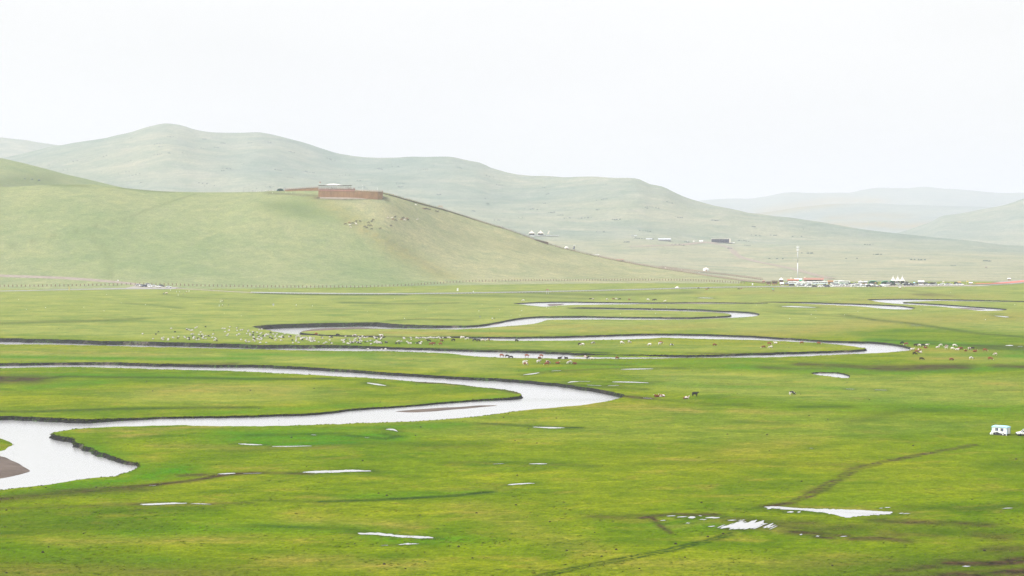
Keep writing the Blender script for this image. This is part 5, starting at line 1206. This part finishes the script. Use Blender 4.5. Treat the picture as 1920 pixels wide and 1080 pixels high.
cr_px = [(717,362.8),(730,366),(745,370),(760,374.4),(780,380),(800,385.6),(830,393.4),(860,402.6),(890,412.6),(920,422),(950,430.6),(975,439.5),(1000,448.8),(1025,457),(1050,464.8),(1100,477.4),(1150,487.8),(1200,497.3),(1250,505.6),(1300,513.4),(1350,521),(1395,527.5),(1432,531.5)]
boardwalk(cr_px[:15], 'long timber stair boardwalk running down the crest right of the lookout'); boardwalk(cr_px[14:], 'lower timber boardwalk from the hill crest to the camp gate', lift=.9)
boardwalk([(1238,500.8),(1290,507.5),(1340,513.5),(1390,519.5),(1428,524.5)], 'upper red brown boardwalk branching above the lower one to the camp', lift=.8, width=2.2)
# dark retaining wall beside the bend
t = thing('retaining_wall', hit(1002, 449.8), 0, 'short dark timber retaining wall at the bend of the boardwalk', 'wall'); pts_ = [hit(1002, 450), hit(1015, 454.6), hit(1028, 459.2)]; b0 = pts_[0].copy(); m_ = MB()
for i in range(2):
    a, b = pts_[i]-b0, pts_[i+1]-b0
    for k in range(12):
        q = a + (b-a)*(k+.5)/12; hh = 1.2 + 2.2*(i*12+k)/24; m_.box((q.x, q.y-.4, q.z+hh/2-.3), (.62, .3, hh))
m_.build('plank_face', M['darkwood'], t)
def shelter(x, y, wpx, hpx, lab, roofm):
    t, s_ = px_thing('shelter', x, y, lab, 'shelter', 'shelters along the boardwalk', 0); w_, h_ = wpx*s_, hpx*s_
    for sx in (-1, -.33, .33, 1):
        for yy in (-1.2, 1.2): MB().box((sx*w_*.46, yy, h_/2), (.18, .18, h_)).build('post', M['redwood'], t)
    MB().loft([[(x_, -1.8, h_*.9), (x_, 0, h_*1.08), (x_, 1.8, h_*.9), (x_, 0, h_)] for x_ in (-w_/2, w_/2)]).build('roof', roofm, t); MB().box((0, 0, h_*.28), (w_*.8, .5, .15)).build('bench', M['wood'], t)
shelter(826, 392, 8.5, 5.6, 'small roofed timber shelter beside the upper boardwalk', M['wood']); shelter(1118, 480.2, 12, 2.6, 'low white roofed shelter beside the lower boardwalk', M['white']); shelter(1163, 490.6, 14, 4.2, 'open timber pergola beside the lower boardwalk', M['pink'])

# ------------------------------------------------------------------ the fence along the foot of the hill
fpx = [(-40,538.6),(0,538.2),(120,537),(220,535.2),(262,533.8),(300,534.6),(400,537.5),(480,538.6),(560,539.2),(680,539.2),(760,536.3),(820,532.4),(880,528.8),(960,527.3),(1100,526.8),(1200,526),(1280,526.4),(1340,528.6),(1400,532.4)]
fp_ = []
for i in range(len(fpx)-1):
    (x0, y0), (x1, y1) = fpx[i], fpx[i+1]; gap = 7.9 if x0 < 480 else (7.3 if x0 < 760 else (6.0 if x0 < 960 else 5.2)); n = max(1, round((x1-x0)/gap))
    for k in range(n): fp_.append(hit(x0+(x1-x0)*k/n, y0+(y1-y0)*k/n))
M['fencewood'] = wood('brown_fence_post', (0.11, 0.035, 0.02), (0.20, 0.07, 0.04))
FE = thing('fence', fp_[0], 0, 'long wire fence with brown posts along the foot of the hill', 'fence'); b0 = fp_[0].copy()
pm_ = MB().box((0, 0, .8), (.5, .5, 2.2)); pm_.box((0, 0, 1.98), (.66, .66, .16)); post0 = pm_.build('post', M['fencewood'], FE); post0.location = (0, 0, 0)
for p in fp_[1:]:
    c = post0.copy(); COL.objects.link(c); c.parent = FE; c.location = p - b0
wr = MB()
for i in range(len(fp_)-1):
    for h_ in (.5, 1.0, 1.5): wr.tube(fp_[i]-b0+Vector((0, 0, h_)), fp_[i+1]-b0+Vector((0, 0, h_)), .02, n=3)
wr.build('wire', M['steel'], FE)
# guard rail along the road
gr = thing('guard_rail', ROADP[0], 0, 'pale guard rail along the near side of the valley road', 'guard rail'); b0 = ROADP[0].copy(); m_ = MB(); pk_ = MB()
GP = []
for i, p in enumerate(ROADP):
    d = ROADP[min(i+1, len(ROADP)-1)] - ROADP[max(i-1, 0)]; d.z = 0; d.normalize(); q = p + Vector((d.y, -d.x, 0))*6.6; GP.append(Vector((q.x, q.y, drop(q.x, q.y))) - b0)
for i in range(len(GP)-1):
    a, b = GP[i], GP[i+1]; m_.loft([[(p.x, p.y-.05, p.z+.75), (p.x, p.y+.05, p.z+.75), (p.x, p.y+.05, p.z+1.1), (p.x, p.y-.05, p.z+1.1)] for p in (a, b)]); pk_.box((a.x, a.y+.1, a.z+.5), (.16, .16, 1.2))
m_.build('beam', M['silver'], gr); tag(pk_.build('posts', M['steel'], gr), kind='stuff')
print('timber', time.time() - T0)

# ------------------------------------------------------------------ animals
ra = random.Random(11)
def cow(x, y, c, pose, where, sc=1.0, rz=None, gz=None):
    p = hit(x, y) if gz is None else gp(x, y, gz)
    names = {'red': 'red brown cow', 'pied': 'brown and white patched cow', 'white': 'mostly white cow', 'black': 'black cow', 'blackpied': 'black and white cow', 'dark': 'dark brown cow'}
    act = {'graze': 'grazing', 'stand': 'standing', 'lie': 'lying down'}[pose]
    one('cow', COWM[pose, c], p, (ra.choice([0, math.pi]) + ra.uniform(-.7, .7)) if rz is None else rz, '%s %s %s' % (names[c], act, where), 'cow', 'cattle ' + where, sc * ra.uniform(.88, 1.0))
W1 = 'in the meadow right of the long river loop'
for x, y, c, pose in [(1691.5,645.5,'dark','graze'),(1699,647.5,'red','graze'),(1717,650,'dark','stand'),(1724,650,'white','graze'),(1731,650.3,'black','graze'),(1738,650,'pied','stand'),(1736,653,'red','lie'),(1710.5,658,'pied','stand'),(1723.5,658.5,'pied','graze'),(1719,662,'red','graze'),(1725.5,661.8,'white','lie'),
                      (1715,665.5,'dark','graze'),(1728,675.5,'dark','graze'),(1784,676.5,'red','graze'),(1821,674,'blackpied','graze'),(1857,675.3,'red','graze'),(1866,666.5,'pied','graze'),(1847,659,'red','graze'),(1827.5,659.8,'red','lie'),(1823,655.8,'dark','graze'),(1818,656,'pied','graze'),(1786,656,'white','graze'),
                      (1774,655,'white','stand'),(1775,651.5,'pied','graze'),(1764,649.5,'white','graze'),(1757.5,652.5,'white','lie'),(1794,656.5,'white','lie'),(1799,655.8,'red','graze'),(1802,656,'red','graze'),(1811,658.5,'red','lie'),(1790,650.5,'white','graze')]: cow(x, y, c, pose, W1)
W1 = 'inside the long river loop'
for x, y, c, pose in [(1087,647.6,'dark','graze'),(1092,648.5,'white','graze'),(1112,645.5,'blackpied','graze'),(1166,644.6,'white','graze'),(1180,643.6,'blackpied','graze'),(1218,648.5,'white','graze'),(1237,647,'white','stand'),(1239,644.6,'red','graze'),(1259,649,'blackpied','graze'),(1340,649,'red','graze'),(1431.5,653,'red','graze'),
                      (1442.5,646.5,'red','graze'),(1445,653.5,'pied','graze'),(1454.5,644,'white','lie'),(1503,645,'red','graze'),(1535.5,646,'red','graze')]: cow(x, y, c, pose, W1)
W1 = 'at the water edge of the middle river reach'
for x, y, c, pose in [(941,669.4,'red','graze'),(951,670,'dark','graze'),(958,672.4,'dark','graze'),(988,669.5,'red','graze'),(1015,669.5,'red','graze'),(1012,672.6,'red','lie')]: cow(x, y, c, pose, W1, 1.0, None, -.95 if y < 671.5 else None)
for x, y, c, pose in [(1049,672.8,'dark','lie'),(1062,672.8,'dark','lie'),(1098,672.6,'pied','graze'),(1104,673.2,'black','graze'),(1157,674,'red','graze'),(1110,673.8,'white','lie')]: cow(x, y, c, pose, W1)
W1 = 'on the grass just below the middle river reach'
for x, y, c, pose in [(984,682.6,'white','stand'),(986,685.2,'pied','graze'),(1010,681,'white','stand'),(1027,682,'pied','graze'),(1025,685,'red','graze'),(1045,682,'red','lie'),(1068,682.4,'white','graze'),(1078,683,'red','lie')]: cow(x, y, c, pose, W1, 1.05)
W1 = 'beside the flock of sheep'
for x, y, c, pose in [(804,641.5,'dark','stand'),(808,647.6,'red','graze'),(813,646.8,'red','stand'),(828,641,'red','graze'),(826,647,'red','graze'),(850,640,'black','graze'),(866,634.6,'pied','graze'),(868,635.4,'white','graze'),(876,637.5,'white','graze'),(890,640,'black','graze'),(897,640.6,'dark','graze'),(905.5,640.2,'pied','graze'),(915,639.8,'pied','graze'),
                      (968.5,641,'black','graze'),(593,628.5,'red','graze'),(633,630,'dark','graze'),(665,631.3,'pied','graze'),(715,631.8,'white','stand')]: cow(x, y, c, pose, W1)
for x, y, c, pose, w_ in [(1232,744.6,'red','lie','leftmost beyond the big river bend'),(1242,744.2,'pied','lie','second from left beyond the big river bend'),(1286,748,'pied','lie','below the black cow beyond the big river bend'),(1303,743.4,'black','stand','alone beyond the big river bend'),(1485,741.3,'blackpied','graze','alone in the wide meadow at right')]: cow(x, y, c, pose, w_, 1.1)
W1 = 'by the farthest river reach below the road'
for x, y, c, pose in [(1107,562,'dark','stand'),(1112,562.4,'pied','graze'),(1138,562.6,'white','graze'),(1150,562,'red','graze'),(1155,561.6,'pied','graze'),(1162,562.4,'dark','graze'),(1180,563.4,'red','graze'),(1215,563.2,'white','graze'),(1225,564,'dark','graze'),(1229,563.6,'dark','graze'),(1247,566,'white','graze'),
                      (1310,541.8,'dark','graze'),(1325,544,'red','graze'),(1328,541.8,'dark','graze'),(1385,543,'dark','graze'),(1390,542.6,'red','graze'),(981,564.8,'white','graze')]: cow(x, y, c, pose, W1)
# the flock
def sheep(x, y, dark, where, gz=None):
    p = hit(x, y) if gz is None else gp(x, y, gz); mk = ('b', 1) if dark else ('w', ra.choice([1, 1, 0]))
    one('sheep', SHM[mk], p, ra.choice([0, math.pi]) + ra.uniform(-.9, .9), ('dark' if dark else 'white') + ' sheep ' + where, 'sheep', ('dark' if dark else 'white') + ' sheep ' + where.split(',')[0], ra.uniform(.85, 1.05))
def flock(n, x0, x1, ytop, ybot, where, dark=.2, clump=6):
    cs = [(ra.uniform(x0, x1), ra.random()) for _ in range(clump)]; k = 0; tries = 0
    while k < n and tries < n * 30:
        tries += 1
        if ra.random() < .62: c = ra.choice(cs); x = ra.gauss(c[0], (x1-x0)*.055); v = ra.gauss(c[1], .14)
        else: x = ra.uniform(x0, x1); v = ra.random()
        if not (x0 < x < x1 and 0 <= v <= 1): continue
        y0, y1 = np.interp(x, *zip(*ytop)), np.interp(x, *zip(*ybot)); sheep(x, y0 + (y1-y0)*v, ra.random() < dark, where + ', %s, %s' % (('back row', 'second row', 'third row', 'front row')[min(3, int(v*4))], ('left end', 'left half', 'centre', 'right half', 'right end')[min(4, int((x-x0)/(x1-x0)*5))])); k += 1
flock(82, 255, 490, [(255,624),(350,614),(420,613),(490,617)], [(255,638),(400,641),(490,643.5)], 'at the left side of the flock by the bank', .22, 11)
flock(128, 462, 702, [(462,620),(500,622),(560,631),(702,632)], [(462,644),(600,645.5),(702,647)], 'in the dense middle of the flock', .2, 14)
flock(44, 700, 792, [(700,634),(792,634)], [(700,646),(792,646)], 'at the right side of the flock', .25, 7)
for k in range(24): sheep(782 + k*2.7 + ra.uniform(-1, 1), 634.2 + ra.uniform(-.6, 1.6), ra.random() < .3, 'in the tight line right of the flock')
for x, y in ((690, 656.4), (716, 657), (723, 656), (486, 619), (491, 618.6)): sheep(x, y, False, 'straying at the water edge', None)
# horses on the hill below the lookout
HN = {'dark': 'dark brown horse', 'black': 'black horse', 'white': 'white horse', 'red': 'chestnut horse', 'pied': 'brown and white horse', 'blackpied': 'black and white horse'}
def horse(x, y, c, where):
    one('horse', HOM[ra.choice([0, 1, 1]), c], hit(x, y), ra.choice([0, math.pi]) + ra.uniform(-.6, .6), '%s %s' % (HN[c], where), 'horse', 'horses ' + where, ra.uniform(1.15, 1.3))
for x, y, c in [(647.4,422,'dark'),(655,418.8,'red'),(661,420,'black'),(656,423.6,'white'),(657.5,427.6,'white'),(667.5,421.5,'white'),(667.5,416.5,'dark'),(675.5,416.5,'black'),(691,418.6,'dark'),(697,416.6,'dark'),(699.6,413.6,'dark'),(684,426.4,'black'),(688,428.2,'dark'),(691,423.8,'dark'),(696,424.2,'black'),(697,430.7,'dark'),(713,430,'dark'),(733,425,'black')]:
    horse(x, y, c, 'grazing in the left herd on the slope below the lookout')
for x, y, c in [(727,410,'pied'),(735,410,'white'),(737,412.7,'red'),(741,408.4,'dark'),(742,414.8,'dark'),(754.6,410.8,'black'),(757,409.4,'dark'),(759,411.6,'white'),(758.6,414.2,'white'),(763,411.6,'red'),(765.5,413.8,'dark'),(753,413.2,'red'),(782.6,413.4,'white')]:
    horse(x, y, c, 'in the right herd on the slope below the lookout')
for x, y, c in [(794,392.4,'red'),(797,393,'dark'),(799.5,393.4,'black'),(802,393.6,'dark'),(806,394.4,'black'),(817.6,397.4,'black'),(821,398.2,'dark'),(780,386.4,'white')]:
    horse(x, y, c, 'standing near the boardwalk shelter')

# ------------------------------------------------------------------ people
W1 = 'in the pasture near the roadside car park'
for x, y, k in [(350,548.6,'white top and red skirt'),(354.5,547.4,'all white clothes'),(331,548.2,'pale blue top and white trousers'),(336.5,549.6,'white shirt and dark trousers'),(344,553.6,'dark clothes'),(334,554.6,'all white clothes'),(319.5,545.6,'all white clothes')]: person(hit(x, y), k, W1)
W1 = 'in the middle of the left pasture'
for x, y, k in [(413,567,'all white clothes'),(416.3,567.3,'white shirt and dark trousers'),(419,567.3,'dark clothes'),(411,575,'pale blue top and white trousers'),(417,575,'white shirt and dark trousers'),(428.6,574.6,'dark clothes')]: person(hit(x, y), k, W1)
person(hit(555.5, 575), 'white shirt and dark trousers', 'alone in the pasture left of the upper bend'); person(hit(396, 545.6), 'dark clothes', 'beside the fading dirt track')
for x, y, k in [(923,600.4,'white shirt and dark trousers'),(927,600,'dark clothes')]: person(hit(x, y), k, 'on the sand by the upper bend')
def crowd(px, n, where, lift, ks):
    for i in range(n):
        f = ra.random() * (len(px)-1); k = int(f); u = f - k; x = px[k][0]+(px[k+1][0]-px[k][0])*u; y = px[k][1]+(px[k+1][1]-px[k][1])*u
        p = hit(x, y); person(Vector((p.x, p.y + ra.uniform(-.6, .6), p.z + lift)), ra.choice(ks), where)
crowd(cr_px[:7], 12, 'on the stair boardwalk near the lookout', .7, PK); crowd(cr_px[7:15], 7, 'on the middle of the stair boardwalk', .7, PK); crowd(cr_px[15:], 10, 'on the lower boardwalk near the camp', .9, PK)
for k in range(22):
    x = ra.uniform(-W2+1, u1-1); person(Vector((LO.location.x + x, LY + ra.uniform(2.6, 6), LZ + uz + .15)), ra.choice(PK), 'on the upper deck of the lookout')
for k in range(12):
    x = ra.uniform(u1-30, W2-2); person(Vector((LO.location.x + x, LY + 1.4, LZ + zt(x) - .5 + (1.0 if x < u1 else .5))), ra.choice(PK), 'on the open deck of the lookout')
for x, y, k in [(471,359.8,'dark clothes'),(474,360,'dark clothes'),(478.5,360.2,'dark clothes'),(480.5,361,'white shirt and dark trousers'),(487,359.8,'white shirt and dark trousers'),(491,360,'dark clothes'),(498,359.8,'white shirt and dark trousers'),(501,359.6,'red top and dark trousers'),(504,359.4,'dark clothes'),(508,359.2,'red top and dark trousers'),
                (512,359.2,'white shirt and dark trousers'),(515,359.2,'red top and dark trousers'),(536,361.6,'all white clothes'),(541.5,363.8,'dark clothes'),(546,363.8,'white shirt and dark trousers'),(549.6,362.4,'dark clothes'),(503,367,'dark clothes'),(511,362.6,'all white clothes')]: person(hit(x, y), k, 'on the hilltop left of the lookout')
for k in range(16): person(hit(ra.uniform(1436, 1478), ra.uniform(534.5, 537)), ra.choice(PK), 'in front of the timber stalls')
for k in range(14): person(hit(ra.uniform(1600, 1700), ra.uniform(538.2, 540.5)), ra.choice(PK), 'below the green and white tents')
for k in range(10): person(hit(ra.uniform(1755, 1835), ra.uniform(532.5, 534.2)), ra.choice(PK), 'behind the right end of the car row')
for x, y, k in [(1449.8,545.6,'teal jacket'),(1411,536,'white shirt and dark trousers')]: person(hit(x, y), k, 'in the pasture below the timber stalls')

# ------------------------------------------------------------------ grass tussocks of the near meadow and small stones
rt_ = random.Random(21); tv = []; tf = []
tz = []
for k in range(10000):
    v = rt_.random() ** .7; y = 700 + 385 * v; x = rt_.uniform(-60, 1980); p = gp(x, y)
    d = mnoise.noise(Vector((p.x * .05, p.y * .05, 7))) + .5 * mnoise.noise(Vector((p.x * .2, p.y * .2, 2)))
    if d < rt_.uniform(-.55, .35): continue
    q = BV.ray_cast(Vector((p.x, p.y, 3)), Vector((0, 0, -1)), 4)[0]
    if q is None: continue
    h_ = rt_.uniform(.04, .13) * (1 + .4 * d); w_ = rt_.uniform(.2, .5); zr = (0, 0, rt_.uniform(.05, .3), 0) if rt_.random() < .45 else (0, 0, 0, 0)
    for j in range(3):
        a = rt_.random() * 6.28; c, s = math.cos(a), math.sin(a); c = abs(c); i = len(tv); lx, ly = rt_.uniform(-.2, .2), rt_.uniform(-.2, .2); ox, oy = rt_.uniform(-.25, .25), rt_.uniform(-.25, .25)
        tv += [(q.x+ox-c*w_/2, q.y+oy-s*w_/2, q.z-.03), (q.x+ox+c*w_/2, q.y+oy+s*w_/2, q.z-.03), (q.x+ox+lx+c*w_*.25, q.y+oy+ly+s*w_*.25, q.z+h_), (q.x+ox+lx-c*w_*.3, q.y+oy+ly-s*w_*.3, q.z+h_*.8)]; tf.append((i, i+1, i+2, i+3)); tz += [zr] * 4
tu = link_mesh('grass_tussocks', tv, tf, M['tussock']); tag(tu, 'low grass tussocks scattered over the near meadow', 'grass', kind='stuff')
tu.data.normals_split_custom_set_from_vertices([(0, 0, 1)] * len(tv)); set_zones(tu.data, np.array(tz)); set_grazed(tu.data, np.zeros(len(tv)))
sv = MB()
for k in range(150):
    y = 560 + 520 * rt_.random() ** 1.3; p = hit(rt_.uniform(-20, 1940), y)
    if p.z < -.3: continue
    r = rt_.uniform(.12, .3); sv.lathe([(r, -.05), (r*.9, r*.4), (r*.4, r*.8), (0, r*.85)], 6, p)
tag(sv.build('dung_and_molehills', pm('dark_earth', (.03, .022, .016), .9, .1), None), 'tiny dark clods of earth strewn over the meadow', 'clods', kind='stuff')
sv = MB()
for k in range(60):
    y = 540 + 60 * rt_.random(); p = hit(rt_.uniform(-20, 1940), y)
    if p.z < -.3: continue
    r = rt_.uniform(.15, .3); sv.lathe([(r, -.05), (r*.9, r*.5), (r*.4, r*.9), (0, r*.95)], 6, p)
tag(sv.build('pale_stones', M['white'], None), 'small pale stones strewn over the far pasture', 'stones', kind='stuff')
# grass and sods hanging over the river banks
bv2 = []; bf2 = []; rg = random.Random(31)
for (ex, ey, ez, nx, ny, dp) in EDGE:
    if ey > 1750: continue
    for k in range(2 if ey < 900 else 1):
        if mnoise.noise(Vector((ex * .03, ey * .03, 11))) < rg.uniform(-.35, .25): continue
        o1 = rg.uniform(-.3, .35) * dp; z1 = ez - (max(0, o1) / (.28 * dp) * .3 * dp); r = rg.uniform(.15, .4); h_ = rg.uniform(.06, .2); tx, ty = -ny, nx; sft = rg.uniform(-1.2, 1.2); cx, cy = ex + nx * o1 + tx * sft, ey + ny * o1 + ty * sft
        for j in range(3):
            a = rg.random() * 6.28; c, s2 = abs(math.cos(a)) * r, math.sin(a) * r; i = len(bv2)
            bv2 += [(cx - c, cy - s2, z1 - .12), (cx + c, cy + s2, z1 - .12), (cx + c * .7 + rg.uniform(-.1, .1), cy + s2 * .7, z1 + h_ * rg.uniform(.6, 1)), (cx - c * .7, cy - s2 * .7 + rg.uniform(-.1, .1), z1 + h_)]; bf2.append((i, i+1, i+2, i+3))
bg_ = link_mesh('bank_grass', bv2, bf2, M['tussock']); tag(bg_, 'ragged grass hanging over the river banks', 'grass', kind='stuff')
bg_.data.normals_split_custom_set_from_vertices([(0, 0, 1)] * len(bv2)); za = np.zeros((len(bv2), 4)); za[:, 3] = .2; set_zones(bg_.data, za); set_grazed(bg_.data, np.zeros(len(bv2)))
# low dark thickets on the mountain side
bm_v = MB(); rb = random.Random(4)
for k in range(110):
    x = rb.uniform(-50, 1300) if rb.random() < .8 else rb.uniform(1300, 1900); y0 = ridge(x) + 12; y1 = min(baseR(x) + 25, crest(x) - 3) if x < 1480 else baseR(x) + 25
    if y1 <= y0: continue
    p = hit(x, rb.uniform(y0, y1))
    if p.y < 2600: continue
    n_ = rb.randint(2, 6); L_ = rb.uniform(5, 22)
    for j in range(n_):
        r = rb.uniform(.8, 1.8); q = p + Vector(((j/max(1, n_-1)-.5)*L_ + rb.uniform(-1, 1), rb.uniform(-6, 6), 0)); q.z = drop(q.x, q.y)
        bm_v.lathe([(r, -.5), (r*1.1*rb.uniform(.8, 1.2), r*.35), (r*.75, r*.75), (r*.3, r*.95), (0, r)], 7, q)
tag(bm_v.build('shrub_thickets', pm('dark_shrub', (.06, .10, .095), .95, .05, .3, .4), None), 'small dark shrub thickets scattered over the mountain side', 'shrubs', kind='stuff')
print('done', time.time() - T0, len(bpy.data.objects))
